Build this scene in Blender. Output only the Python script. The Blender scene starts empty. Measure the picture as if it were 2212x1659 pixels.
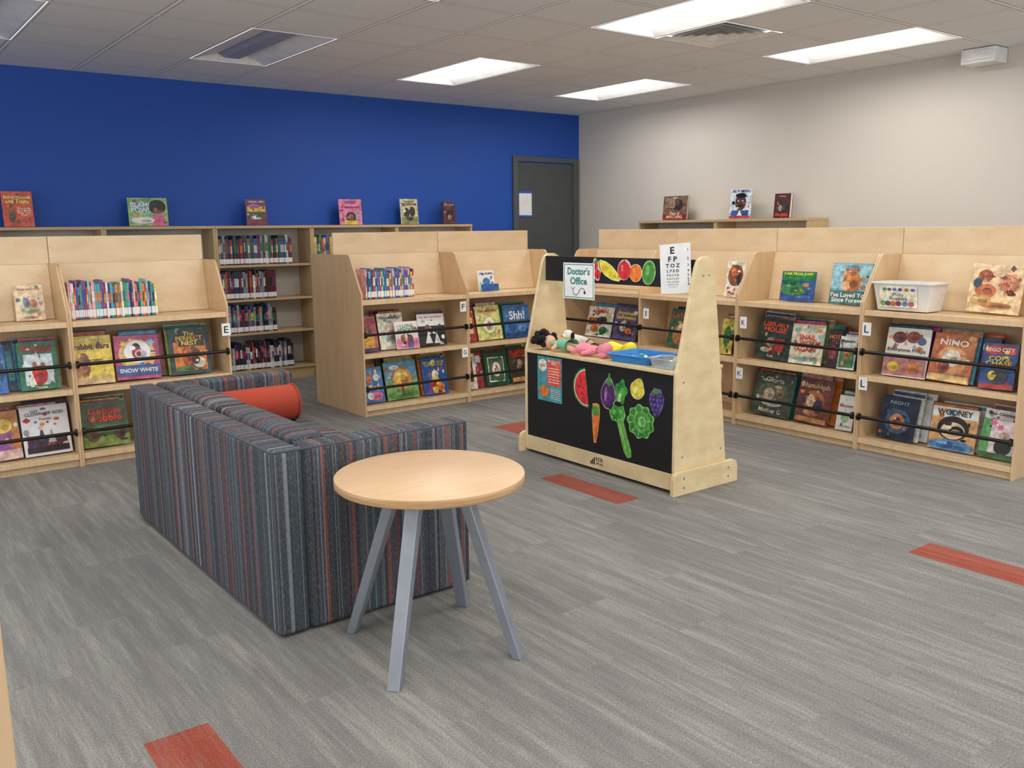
import bpy, bmesh, math, random
from mathutils import Vector, Matrix, Euler
random.seed(7)
COL=bpy.context.scene.collection
try:
    bpy.context.scene.view_settings.view_transform='Standard'
    bpy.context.scene.view_settings.look='None'
except Exception: pass

# ------------------------------------------------------------ materials
MATS={}
def new_mat(name):
    m=bpy.data.materials.new(name); m.use_nodes=True
    nt=m.node_tree; b=nt.nodes['Principled BSDF']
    return m,nt,b
def plain(name,col,rough=.5,metal=0,emit=None,trans=None,var=.05,vs=9):
    if name in MATS: return MATS[name]
    m,nt,b=new_mat(name)
    b.inputs['Roughness'].default_value=rough; b.inputs['Metallic'].default_value=metal
    if trans: b.inputs['Transmission Weight'].default_value=trans
    if emit:
        b.inputs['Emission Color'].default_value=(*col,1); b.inputs['Emission Strength'].default_value=emit
    n=nt.nodes.new('ShaderNodeTexNoise'); n.inputs['Scale'].default_value=vs; n.inputs['Detail'].default_value=4 if var>.1 else 2
    mx=nt.nodes.new('ShaderNodeMix'); mx.data_type='RGBA'; mx.inputs[6].default_value=(*[c*(1-var) for c in col],1); mx.inputs[7].default_value=(*[min(1,c*(1+var)+var*.03) for c in col],1)
    tc=nt.nodes.new('ShaderNodeTexCoord'); nt.links.new(tc.outputs['Object'],n.inputs['Vector'])
    mr=nt.nodes.new('ShaderNodeMapRange'); mr.inputs[1].default_value=.36; mr.inputs[2].default_value=.64
    nt.links.new(n.outputs['Fac'],mr.inputs[0]); nt.links.new(mr.outputs[0],mx.inputs[0]); nt.links.new(mx.outputs[2],b.inputs['Base Color'])
    MATS[name]=m; return m
def hexc(r,g,b):
    f=lambda c:(c/255/12.92) if c/255<=.04045 else ((c/255+.055)/1.055)**2.4
    return (f(r),f(g),f(b))
def cc(r,g,b,rough=.35):
    """printed colour from 0-255 sRGB"""
    r,g,b=(int(max(0,min(255,c))) for c in (r,g,b))
    return plain('print_%d_%d_%d'%(r,g,b),hexc(r,g,b),rough,var=.30 if 40<r+g+b<680 else .05,vs=30)

def node(nt,t,**k):
    n=nt.nodes.new(t)
    for a,v in k.items(): setattr(n,a,v)
    return n
def math_n(nt,op,a,b=None,c=None):
    n=node(nt,'ShaderNodeMath',operation=op)
    for i,v in enumerate((a,b,c)):
        if v is None: continue
        if isinstance(v,(int,float)): n.inputs[i].default_value=v
        else: nt.links.new(v,n.inputs[i])
    return n.outputs[0]
def mixc(nt,f,a,b):
    n=node(nt,'ShaderNodeMix',data_type='RGBA')
    for i,v in ((0,f),(6,a),(7,b)):
        if isinstance(v,(int,float)): n.inputs[i].default_value=v
        elif isinstance(v,tuple): n.inputs[i].default_value=(*v,1)
        else: nt.links.new(v,n.inputs[i])
    return n.outputs[2]
def scaled(nt,src,s):
    n=node(nt,'ShaderNodeMapping'); nt.links.new(src,n.inputs[0]); n.inputs['Scale'].default_value=s
    return n.outputs[0]
def noise(nt,vec,scale,detail=3,rough=.55):
    n=node(nt,'ShaderNodeTexNoise'); nt.links.new(vec,n.inputs['Vector']); n.inputs['Scale'].default_value=scale
    n.inputs['Detail'].default_value=detail; n.inputs['Roughness'].default_value=rough
    return n.outputs['Fac']
def ramp(nt,f,stops,interp='LINEAR'):
    n=node(nt,'ShaderNodeValToRGB'); n.color_ramp.interpolation=interp
    e=n.color_ramp.elements
    e[0].position=stops[0][0]; e[0].color=(*stops[0][1],1); e[1].position=stops[1][0]; e[1].color=(*stops[1][1],1)
    for p,c in stops[2:]:
        k=e.new(p); k.color=(*c,1)
    nt.links.new(f,n.inputs[0]); return n.outputs[0]
def bump(nt,b,h,strength=.2,dist=.002):
    n=node(nt,'ShaderNodeBump'); n.inputs['Strength'].default_value=strength; n.inputs['Distance'].default_value=dist
    nt.links.new(h,n.inputs['Height']); nt.links.new(n.outputs[0],b.inputs['Normal'])

def wood(name,c1,c2,sc=(1.2,1.2,14),rough=.38):
    m,nt,b=new_mat(name); tc=node(nt,'ShaderNodeTexCoord')
    v=scaled(nt,tc.outputs['Object'],sc)
    f=noise(nt,v,3.0,4,.5)
    g=noise(nt,scaled(nt,tc.outputs['Object'],tuple(s*6 for s in sc)),4,2,.5)
    k=math_n(nt,'ADD',math_n(nt,'MULTIPLY',f,.8),math_n(nt,'MULTIPLY',g,.2))
    col=ramp(nt,k,[(.32,c2),(.66,c1)])
    nt.links.new(col,b.inputs['Base Color']); b.inputs['Roughness'].default_value=rough
    MATS[name]=m; return m
BIRCH=wood('birch_plywood',hexc(226,198,158),hexc(213,180,138),(14,1.3,1.3))
BIRCH_V=wood('birch_plywood_upright',hexc(216,185,144),hexc(204,170,128),(4,4,.8))
BIRCH_PANEL=wood('birch_panel_pale',hexc(232,206,168),hexc(220,189,147),(1.4,3,3.5))
MAPLE=wood('maple_laminate',hexc(202,175,131),hexc(192,163,118),(1.5,8,8))
PLAY=wood('blond_birch_ply',hexc(232,211,168),hexc(214,188,142),(2.5,2.5,5))
TABLETOP=wood('table_laminate',hexc(217,182,143),hexc(207,170,129),(2,22,2),.4)
TABLEEDGE=wood('table_ply_edge',hexc(216,178,132),hexc(186,146,102),(2,2,60),.4)
BACKGREY=plain('shelf_back_laminate',hexc(214,212,205),.5)
BLACK=plain('black_metal',hexc(26,20,18),.35,.3)
CHALK=plain('black_chalkboard',hexc(12,12,15),.6)
WHITE=plain('white_paper',hexc(240,240,238),.6)
PAGE=plain('book_pages',hexc(235,228,210),.8)
INK=plain('black_ink',hexc(18,18,20),.6)
STEEL=plain('silver_paint',hexc(152,160,170),.36,.55)

def carpet():
    m,nt,b=new_mat('carpet_planks'); tc=node(nt,'ShaderNodeTexCoord'); P=tc.outputs['Object']
    br=node(nt,'ShaderNodeTexBrick'); mp=node(nt,'ShaderNodeMapping'); nt.links.new(P,mp.inputs[0]); mp.inputs['Rotation'].default_value=(0,0,math.pi/2)
    nt.links.new(mp.outputs[0],br.inputs['Vector'])
    br.inputs['Scale'].default_value=1; br.inputs['Brick Width'].default_value=1.0; br.inputs['Row Height'].default_value=.25
    br.inputs['Mortar Size'].default_value=0.0; br.inputs['Color1'].default_value=(0,0,0,1); br.inputs['Color2'].default_value=(1,1,1,1); br.offset=.37
    tone=br.outputs['Color']
    off=node(nt,'ShaderNodeVectorMath',operation='MULTIPLY_ADD'); nt.links.new(tone,off.inputs[0]); off.inputs[1].default_value=(9,13,5); nt.links.new(P,off.inputs[2])
    s1=noise(nt,scaled(nt,off.outputs[0],(24,1.7,1)),1.0,2,.5)
    s2=noise(nt,scaled(nt,off.outputs[0],(95,7,1)),1.0,3,.7)
    blot=noise(nt,P,1.1,2)
    pile=noise(nt,scaled(nt,P,(230,150,1)),1,2,.75)
    k=math_n(nt,'ADD',math_n(nt,'MULTIPLY',s1,.55),math_n(nt,'MULTIPLY',s2,.45))
    k=math_n(nt,'ADD',k,math_n(nt,'MULTIPLY',math_n(nt,'SUBTRACT',tone,.5),.06))
    k=math_n(nt,'ADD',k,math_n(nt,'MULTIPLY',math_n(nt,'SUBTRACT',blot,.5),.10))
    k=math_n(nt,'ADD',k,math_n(nt,'MULTIPLY',math_n(nt,'SUBTRACT',pile,.5),.22))
    grey=ramp(nt,k,[(.34,hexc(120,118,116)),(.47,hexc(129,127,124)),(.55,hexc(137,135,131)),(.68,hexc(154,151,145))])
    pilec=math_n(nt,'MULTIPLY_ADD',pile,1.5,.25)
    gm=node(nt,'ShaderNodeVectorMath',operation='MULTIPLY'); nt.links.new(grey,gm.inputs[0]); nt.links.new(pilec,gm.inputs[1])
    sx=node(nt,'ShaderNodeSeparateXYZ'); nt.links.new(P,sx.inputs[0]); X,Y=sx.outputs[0],sx.outputs[1]
    tot=None
    for (x0,x1,y0,y1) in [(.56,.74,1.8,2.445),(3.11,3.27,3.20,3.83),(3.60,3.79,1.3,1.91),(3.70,4.05,4.60,5.10)]:
        r=math_n(nt,'MULTIPLY',math_n(nt,'MULTIPLY',math_n(nt,'GREATER_THAN',X,x0),math_n(nt,'LESS_THAN',X,x1)),math_n(nt,'MULTIPLY',math_n(nt,'GREATER_THAN',Y,y0),math_n(nt,'LESS_THAN',Y,y1)))
        tot=r if tot is None else math_n(nt,'ADD',tot,r)
    red=ramp(nt,k,[(.38,hexc(148,74,60)),(.64,hexc(168,94,78))])
    rs=math_n(nt,'GREATER_THAN',math_n(nt,'ADD',math_n(nt,'MULTIPLY',s2,.6),math_n(nt,'MULTIPLY',pile,.4)),.54)
    red=mixc(nt,math_n(nt,'MULTIPLY',rs,.5),red,hexc(130,106,98))
    rm=node(nt,'ShaderNodeVectorMath',operation='MULTIPLY'); nt.links.new(red,rm.inputs[0]); nt.links.new(math_n(nt,'MULTIPLY_ADD',pile,1.2,.4),rm.inputs[1])
    nt.links.new(mixc(nt,tot,gm.outputs[0],rm.outputs[0]),b.inputs['Base Color'])
    b.inputs['Roughness'].default_value=.95; b.inputs['Specular IOR Level'].default_value=.1
    bump(nt,b,pile,.6,.004)
    return m
def ceiling_mat():
    m,nt,b=new_mat('ceiling_tiles'); tc=node(nt,'ShaderNodeTexCoord'); P=tc.outputs['Object']
    sx=node(nt,'ShaderNodeSeparateXYZ'); nt.links.new(P,sx.inputs[0])
    def line(c,o,p,w):
        t=math_n(nt,'FRACT',math_n(nt,'DIVIDE',math_n(nt,'SUBTRACT',c,o-50*p-w/2),p))
        return math_n(nt,'LESS_THAN',t,w/p)
    def grid(w): return math_n(nt,'MAXIMUM',line(sx.outputs[0],4.29,.615,w),line(sx.outputs[1],7.29,.643,w))
    g=grid(.024); g_shade=grid(.040)
    sp=noise(nt,P,160,2,.7)
    tile=ramp(nt,sp,[(.3,hexc(222,223,224)),(.5,hexc(236,237,238))])
    c=mixc(nt,g_shade,tile,hexc(162,162,162)); c=mixc(nt,g,c,hexc(253,253,253))  # grey edge beside each white grid line is shadow painted into the tile colour
    nt.links.new(c,b.inputs['Base Color']); b.inputs['Roughness'].default_value=.85
    bump(nt,b,math_n(nt,'ADD',math_n(nt,'MULTIPLY',sp,.3),g),.3,.004)
    return m
def paint(name,col):
    m,nt,b=new_mat(name); tc=node(nt,'ShaderNodeTexCoord')
    f=noise(nt,tc.outputs['Object'],180,2); f2=noise(nt,tc.outputs['Object'],.8,2)
    nt.links.new(mixc(nt,f2,tuple(c*.97 for c in col),tuple(min(1,c*1.03) for c in col)),b.inputs['Base Color'])
    b.inputs['Roughness'].default_value=.6; bump(nt,b,f,.08,.001); return m

def stripes(name,top_axis):
    m,nt,b=new_mat(name); tc=node(nt,'ShaderNodeTexCoord'); P=tc.outputs['Object']
    sn=node(nt,'ShaderNodeSeparateXYZ'); nt.links.new(tc.outputs['Normal'],sn.inputs[0])
    sp=node(nt,'ShaderNodeSeparateXYZ'); nt.links.new(P,sp.inputs[0])
    nx=math_n(nt,'GREATER_THAN',math_n(nt,'ABSOLUTE',sn.outputs[0]),.7)
    ny=math_n(nt,'GREATER_THAN',math_n(nt,'ABSOLUTE',sn.outputs[1]),.7)
    usey=math_n(nt,'MAXIMUM',nx,math_n(nt,'SUBTRACT',1.0,ny)) if top_axis=='y' else nx
    c=math_n(nt,'ADD',math_n(nt,'MULTIPLY',sp.outputs[1],usey),math_n(nt,'MULTIPLY',sp.outputs[0],math_n(nt,'SUBTRACT',1.0,usey)))
    def cell(n_,seed):
        w=node(nt,'ShaderNodeTexWhiteNoise',noise_dimensions='1D'); nt.links.new(math_n(nt,'ADD',math_n(nt,'FLOOR',math_n(nt,'MULTIPLY',c,n_)),seed),w.inputs['W']); return w.outputs['Value']
    a=cell(72,3.0)
    pal=[(0,hexc(62,67,76)),(.19,hexc(82,89,98)),(.30,hexc(50,52,58)),(.41,hexc(138,80,70)),(.47,hexc(68,75,85)),(.58,hexc(104,108,113)),(.65,hexc(70,86,86)),(.71,hexc(118,106,96)),(.77,hexc(56,58,64)),(.87,hexc(118,72,70)),(.91,hexc(146,149,150)),(.95,hexc(74,86,102))]
    col=ramp(nt,a,pal,'CONSTANT')
    a2=cell(280,11.0)
    thin=ramp(nt,a2,[(0,hexc(54,58,66)),(.3,hexc(90,96,104)),(.5,hexc(64,66,72)),(.66,hexc(140,88,78)),(.77,hexc(82,102,102)),(.87,hexc(166,166,163))],'CONSTANT')
    col=mixc(nt,.36,col,thin)
    cv=node(nt,'ShaderNodeCombineXYZ'); nt.links.new(math_n(nt,'MULTIPLY',c,330),cv.inputs[0])
    other=math_n(nt,'ADD',sp.outputs[2],math_n(nt,'ADD',math_n(nt,'MULTIPLY',sp.outputs[0],usey),math_n(nt,'MULTIPLY',sp.outputs[1],math_n(nt,'SUBTRACT',1.0,usey))))
    nt.links.new(math_n(nt,'MULTIPLY',other,60),cv.inputs[1])
    th=noise(nt,cv.outputs[0],1,3,.8)
    col=mixc(nt,math_n(nt,'MULTIPLY',math_n(nt,'GREATER_THAN',th,.59),.38),col,hexc(150,153,153))
    col=mixc(nt,math_n(nt,'MULTIPLY',math_n(nt,'LESS_THAN',th,.42),.45),col,hexc(34,36,41))
    nt.links.new(col,b.inputs['Base Color']); b.inputs['Roughness'].default_value=.9; b.inputs['Specular IOR Level'].default_value=.2
    bump(nt,b,th,.35,.002); return m
def fabric(name,col):
    m,nt,b=new_mat(name); tc=node(nt,'ShaderNodeTexCoord')
    f=noise(nt,tc.outputs['Object'],320,3,.8)
    nt.links.new(mixc(nt,f,tuple(c*.75 for c in col),tuple(min(1,c*1.2) for c in col)),b.inputs['Base Color']); b.inputs['Roughness'].default_value=.95
    bump(nt,b,f,.4,.002); return m

# ------------------------------------------------------------ mesh builder
class MB:
    def __init__(s): s.v=[];s.f=[];s.mi=[];s.m=[];s.sm=[]
    def mat(s,m):
        if m not in s.m: s.m.append(m)
        return s.m.index(m)
    def add(s,vs,fs,m,smooth=False):
        o=len(s.v); s.v+= [tuple(v) for v in vs]; k=s.mat(m)
        for f in fs: s.f.append([i+o for i in f]); s.mi.append(k); s.sm.append(smooth)
        return s
    def merge(s,o2,off=(0,0,0),rz=0):
        c_,s_=math.cos(rz),math.sin(rz); o=len(s.v)
        s.v+=[(v[0]*c_-v[1]*s_+off[0],v[0]*s_+v[1]*c_+off[1],v[2]+off[2]) for v in o2.v]
        for f,mi,sm in zip(o2.f,o2.mi,o2.sm): s.f.append([i+o for i in f]); s.mi.append(s.mat(o2.m[mi])); s.sm.append(sm)
        return s
    def box(s,x0,x1,y0,y1,z0,z1,m):
        vs=[(x0,y0,z0),(x1,y0,z0),(x1,y1,z0),(x0,y1,z0),(x0,y0,z1),(x1,y0,z1),(x1,y1,z1),(x0,y1,z1)]
        return s.add(vs,[(3,2,1,0),(4,5,6,7),(0,1,5,4),(1,2,6,5),(2,3,7,6),(3,0,4,7)],m)
    def hexa(s,a,b,m): # two quads
        return s.add(list(a)+list(b),[(3,2,1,0),(4,5,6,7),(0,1,5,4),(1,2,6,5),(2,3,7,6),(3,0,4,7)],m)
    def prism(s,poly,axis,a,b,m):
        n=len(poly)
        def P(p,t):
            if axis=='x': return (t,p[0],p[1])
            if axis=='y': return (p[0],t,p[1])
            return (p[0],p[1],t)
        vs=[P(p,a) for p in poly]+[P(p,b) for p in poly]
        fs=[tuple(range(n))[::-1],tuple(range(n,2*n))]+[(i,(i+1)%n,n+(i+1)%n,n+i) for i in range(n)]
        return s.add(vs,fs,m)
    def cyl(s,p0,p1,r0,r1,m,n=20,smooth=True):
        p0=Vector(p0);p1=Vector(p1);d=(p1-p0).normalized()
        u=d.orthogonal().normalized();w=d.cross(u)
        vs=[p0+r0*(u*math.cos(t)+w*math.sin(t)) for t in [2*math.pi*i/n for i in range(n)]]+[p1+r1*(u*math.cos(t)+w*math.sin(t)) for t in [2*math.pi*i/n for i in range(n)]]
        s.add(vs,[(i,(i+1)%n,n+(i+1)%n,n+i) for i in range(n)],m,smooth)
        return s.add(vs,[tuple(range(n))[::-1],tuple(range(n,2*n))],m)
    def lathe(s,prof,c,m,n=32,axis='z',smooth=True):
        vs=[];k=len(prof)
        for i in range(n):
            t=2*math.pi*i/n
            for r,h in prof:
                a,b_=r*math.cos(t),r*math.sin(t)
                p=(a,b_,h) if axis=='z' else ((h,a,b_) if axis=='x' else (a,h,b_))
                vs.append((p[0]+c[0],p[1]+c[1],p[2]+c[2]))
        fs=[(i*k+j,((i+1)%n)*k+j,((i+1)%n)*k+j+1,i*k+j+1) for i in range(n) for j in range(k-1)]
        return s.add(vs,fs,m,smooth)
    def ell(s,c,r,m,seg=16,rings=10,rot=None):
        vs=[];R=Euler(rot).to_matrix() if rot else Matrix.Identity(3)
        for j in range(1,rings):
            ph=math.pi*j/rings
            for i in range(seg):
                t=2*math.pi*i/seg
                p=R@Vector((r[0]*math.sin(ph)*math.cos(t),r[1]*math.sin(ph)*math.sin(t),r[2]*math.cos(ph)))
                vs.append((c[0]+p[0],c[1]+p[1],c[2]+p[2]))
        a=R@Vector((0,0,r[2])); vs.append((c[0]+a[0],c[1]+a[1],c[2]+a[2])); vs.append((c[0]-a[0],c[1]-a[1],c[2]-a[2]))
        T=len(vs)-2;B=T+1;fs=[]
        for j in range(rings-2):
            for i in range(seg):
                fs.append((j*seg+i,(j+1)*seg+i,(j+1)*seg+(i+1)%seg,j*seg+(i+1)%seg))
        for i in range(seg):
            fs.append((T,i,(i+1)%seg)); fs.append((B,(rings-2)*seg+(i+1)%seg,(rings-2)*seg+i))
        return s.add(vs,fs,m,True)
    def obj(s,name,parent=None,loc=(0,0,0),rot=(0,0,0),bevel=0,seg=2,sub=0):
        me=bpy.data.meshes.new(name); me.from_pydata(s.v,[],s.f)
        for m in s.m: me.materials.append(m)
        me.polygons.foreach_set('material_index',s.mi); me.polygons.foreach_set('use_smooth',s.sm); 
        me.update()
        o=bpy.data.objects.new(name,me); COL.objects.link(o); o.location=loc; o.rotation_euler=rot
        if parent: o.parent=parent
        if bevel:
            b=o.modifiers.new('b','BEVEL'); b.width=bevel; b.segments=seg; b.limit_method='ANGLE'; b.angle_limit=math.radians(40)
        if sub:
            q=o.modifiers.new('s','SUBSURF'); q.levels=sub; q.render_levels=sub
        return o
def tag(o,label,cat,group=None,kind=None):
    o['label']=label; o['category']=cat
    if group: o['group']=group
    if kind: o['kind']=kind
    return o
def structure(o): o['kind']='structure'; return o
def empty(name,loc=(0,0,0),rot=(0,0,0)):
    o=bpy.data.objects.new(name,None); COL.objects.link(o); o.location=loc; o.rotation_euler=rot; o.empty_display_size=.1
    return o

TXT={}
def text_mesh(s_,bold):
    key=(s_,bold)
    if key in TXT: return TXT[key]
    cu=bpy.data.curves.new('lettering','FONT'); cu.body=s_; cu.size=1; cu.offset=bold; cu.resolution_u=3; cu.space_line=.8; cu.align_x='CENTER'
    o=bpy.data.objects.new('lettering_tmp',cu); COL.objects.link(o)
    bpy.context.view_layer.update()
    dg=bpy.context.evaluated_depsgraph_get()
    me=bpy.data.meshes.new_from_object(o.evaluated_get(dg)); 
    vs=[v.co.copy() for v in me.vertices]; fs=[tuple(p.vertices) for p in me.polygons]
    bpy.data.objects.remove(o); bpy.data.meshes.remove(me)
    if vs:
        x0=min(v.x for v in vs);x1=max(v.x for v in vs);y0=min(v.y for v in vs);y1=max(v.y for v in vs)
    else: x0=y0=0;x1=y1=1
    TXT[key]=(vs,fs,x0,x1,y0,y1); return TXT[key]
def add_text(mb,s_,cx,cz,w,h,y,m,bold=.015):
    """lettering on a plane facing -Y, centred (cx,cz), fitted into w x h"""
    vs,fs,x0,x1,y0,y1=text_mesh(s_,bold)
    k=min(w/(x1-x0),h/(y1-y0)*1.0)
    kx=min(w/(x1-x0),k*1.35); 
    mb.add([(cx+(v.x-(x0+x1)/2)*kx,y,cz+(v.y-(y0+y1)/2)*k) for v in vs],fs,m)

def poly_e(cx,cz,rx,rz,n=20,rot=0):
    return [(cx+rx*math.cos(t)*math.cos(rot)-rz*math.sin(t)*math.sin(rot),cz+rx*math.cos(t)*math.sin(rot)+rz*math.sin(t)*math.cos(rot)) for t in [2*math.pi*i/n for i in range(n)]]
def flat(mb,poly,y,m):
    mb.add([(p[0],y,p[1]) for p in poly],[tuple(range(len(poly)))],m)

# ------------------------------------------------------------ camera
f,yaw,pit,rol=1936.1,math.radians(37.29),math.radians(9.819),math.radians(-.631)
F=Vector((math.sin(yaw)*math.cos(pit),math.cos(yaw)*math.cos(pit),-math.sin(pit)))
R=Vector((math.cos(yaw),-math.sin(yaw),0));U=R.cross(F)
R2=math.cos(rol)*R+math.sin(rol)*U;U2=-math.sin(rol)*R+math.cos(rol)*U
cd=bpy.data.cameras.new('camera');cam=bpy.data.objects.new('camera',cd);COL.objects.link(cam)
cam.matrix_world=Matrix(((R2.x,U2.x,-F.x,0),(R2.y,U2.y,-F.y,0),(R2.z,U2.z,-F.z,1.4),(0,0,0,1)))
cd.sensor_fit='HORIZONTAL';cd.sensor_width=36;cd.lens=f/2212*36;cd.clip_start=.02
bpy.context.scene.camera=cam

# ------------------------------------------------------------ room shell
ZC=2.73;XR=7.42;YB=8.36
BLUE=paint('blue_wall_paint',hexc(24,80,174)); BEIGE=paint('warm_white_wall_paint',hexc(212,206,196))
structure(MB().box(-4,9,-4,9.5,-.1,0,carpet()).obj('floor'))
structure(MB().box(-4,XR+.15,YB,YB+.15,0,ZC,BLUE).obj('wall_north'))
structure(MB().box(XR,XR+.15,-4,YB,0,ZC,BEIGE).obj('wall_east'))
GX,GY=.615,.643
lit=[(4.29,7.29),(6.135,7.29),(6.135,4.718),(4.29,4.718),(2.445,4.718),(0.60,4.718),(0.60,2.146),(2.445,2.146),(4.29,2.146),(6.135,2.146),(0.6,-.426),(2.445,-.426),(4.29,-.426),(-1.245,4.718),(-1.245,2.146)]
unlit=[(2.445,7.29),(0.60,7.29)]
vent=(4.905,4.718)
holes=set()
for (x,y) in lit+unlit:
    i=round((x-4.29)/GX); j=round((y-7.29)/GY); holes.add((i,j)); holes.add((i,j-1))
vi=(round((vent[0]-4.29)/GX),round((vent[1]-7.29)/GY)); holes.add(vi)
mb=MB(); CM=ceiling_mat()
for i in range(-13,6):
    for j in range(-17,3):
        if (i,j) in holes: continue
        x0=4.29+i*GX; x1=min(x0+GX,XR+.1); y1=7.29+j*GY; y0=y1-GY; y1=min(y1,YB+.1)
        if x0>XR or y0>YB: continue
        mb.add([(x0,y0,ZC),(x1,y0,ZC),(x1,y1,ZC),(x0,y1,ZC)],[(3,2,1,0)],CM)
structure(mb.obj('ceiling'))
WHT=plain('white_enamel',hexc(240,240,238),.35)
LENS=plain('lit_diffuser',(1,.975,.94),.5,emit=14.0)
LENSOFF=plain('unlit_diffuser',hexc(158,163,184),.5)
def fixture(x,y,on):
    e=empty('ceiling_light',(x+GX/2,y-GY,ZC)); hx,hy=GX/2-.004,GY-.004
    ix,iy,zt=(.17 if on else .11),hy-.07,(.075 if on else .05)
    mb=MB()
    o=[(-hx,-hy,0),(hx,-hy,0),(hx,hy,0),(-hx,hy,0)]; w=.018
    a=[(-hx+w,-hy+w,0.0),(hx-w,-hy+w,0.0),(hx-w,hy-w,0.0),(-hx+w,hy-w,0.0)]
    t=[(-ix,-iy,zt),(ix,-iy,zt),(ix,iy,zt),(-ix,iy,zt)]
    fs=[]
    for i in range(4):
        j=(i+1)%4; fs+= [(i,j,4+j,4+i),(4+i,4+j,8+j,8+i)]
    fs.append((8,9,10,11))
    mb.add(o+a+t,fs,WHT); mb.obj('housing',e)
    lz=zt-.03
    q=[(-ix,-iy,zt-.002),(-ix+.05,-iy,lz),(ix-.05,-iy,lz),(ix,-iy,zt-.002)]
    prof=[(p[0],p[2]) for p in q]
    m2=MB(); m2.prism(prof,'y',-iy,iy,LENS if on else LENSOFF); m2.obj('light_lens',e)
    tag(e,('lit' if on else 'unlit')+' recessed white rectangular fluorescent ceiling light fixture','ceiling light','recessed ceiling lights')
for (x,y) in lit: fixture(x,y,True)
for (x,y) in unlit: fixture(x,y,False)
e=empty('air_vent',(vent[0]+GX/2,vent[1]-GY/2,ZC)); mb=MB()
DARK=plain('vent_shadow',hexc(160,158,155),.7)
hx,hy=GX/2-.004,GY/2-.004
mb.box(-hx,hx,-hy,hy,.035,.04,DARK)
for k in range(5):
    a=1-k*.2; b=a-.13
    ax,ay,bx,by=hx*a,hy*a,hx*b,hy*b; z0,z1=-.004,.016
    vs=[(-ax,-ay,z0),(ax,-ay,z0),(ax,ay,z0),(-ax,ay,z0),(-bx,-by,z1),(bx,-by,z1),(bx,by,z1),(-bx,by,z1)]
    mb.add(vs,[(i,(i+1)%4,4+(i+1)%4,4+i) for i in range(4)],WHT)
mb.obj('vent_louvers',e); tag(e,'square white louvered air supply vent set in ceiling','air vent')
# door
GR=plain('dark_grey_door_paint',hexc(76,80,80),.45)
fr=plain('dark_grey_frame_paint',hexc(84,87,86),.4)
mb=MB(); mb.box(6.40,6.47,YB-.03,YB+.0,0,2.22,fr).box(7.32,7.395,YB-.03,YB,0,2.22,fr).box(6.47,7.32,YB-.03,YB,2.165,2.22,fr)
mb.box(6.47,6.49,YB-.015,YB,0,2.165,GR).box(7.30,7.32,YB-.015,YB,0,2.165,GR)
structure(mb.obj('trim_1',bevel=.003))
structure(MB().box(6.492,7.298,YB-.008,YB-.001,.01,2.15,GR).obj('door_1'))
BASE=plain('dark_vinyl_base',hexc(60,60,60),.6)
structure(MB().box(-4,6.39,YB-.012,YB,0,.1,BASE).obj('baseboard_north'))
structure(MB().box(XR-.012,XR,-4,YB-.05,0,.1,BASE).obj('baseboard_east'))
e=empty('paper_notice',(6.57,YB-.012,1.54)); TAPE=cc(40,90,200)
MB().box(-.105,.105,-.002,0,0,.285,WHITE).obj('paper_sheet',e)
MB().box(-.115,.115,-.004,-.002,.265,.29,TAPE).box(-.115,-.085,-.004,-.002,0.0,.29,TAPE).box(-.115,.115,-.004,-.002,-.005,.015,TAPE).obj('masking_tape',e)
tag(e,'blank white paper notice edged with blue tape on door','paper notice')
o=MB().box(-.10,.10,-.13,.13,-.11,0,WHT).box(-.11,-.1,-.11,.11,-.09,-.02,WHT).obj('speaker_box',None,(XR-.105,3.54,ZC-.005),bevel=.008)
tag(o,'small white plastic box mounted high on wall','speaker box')

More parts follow.
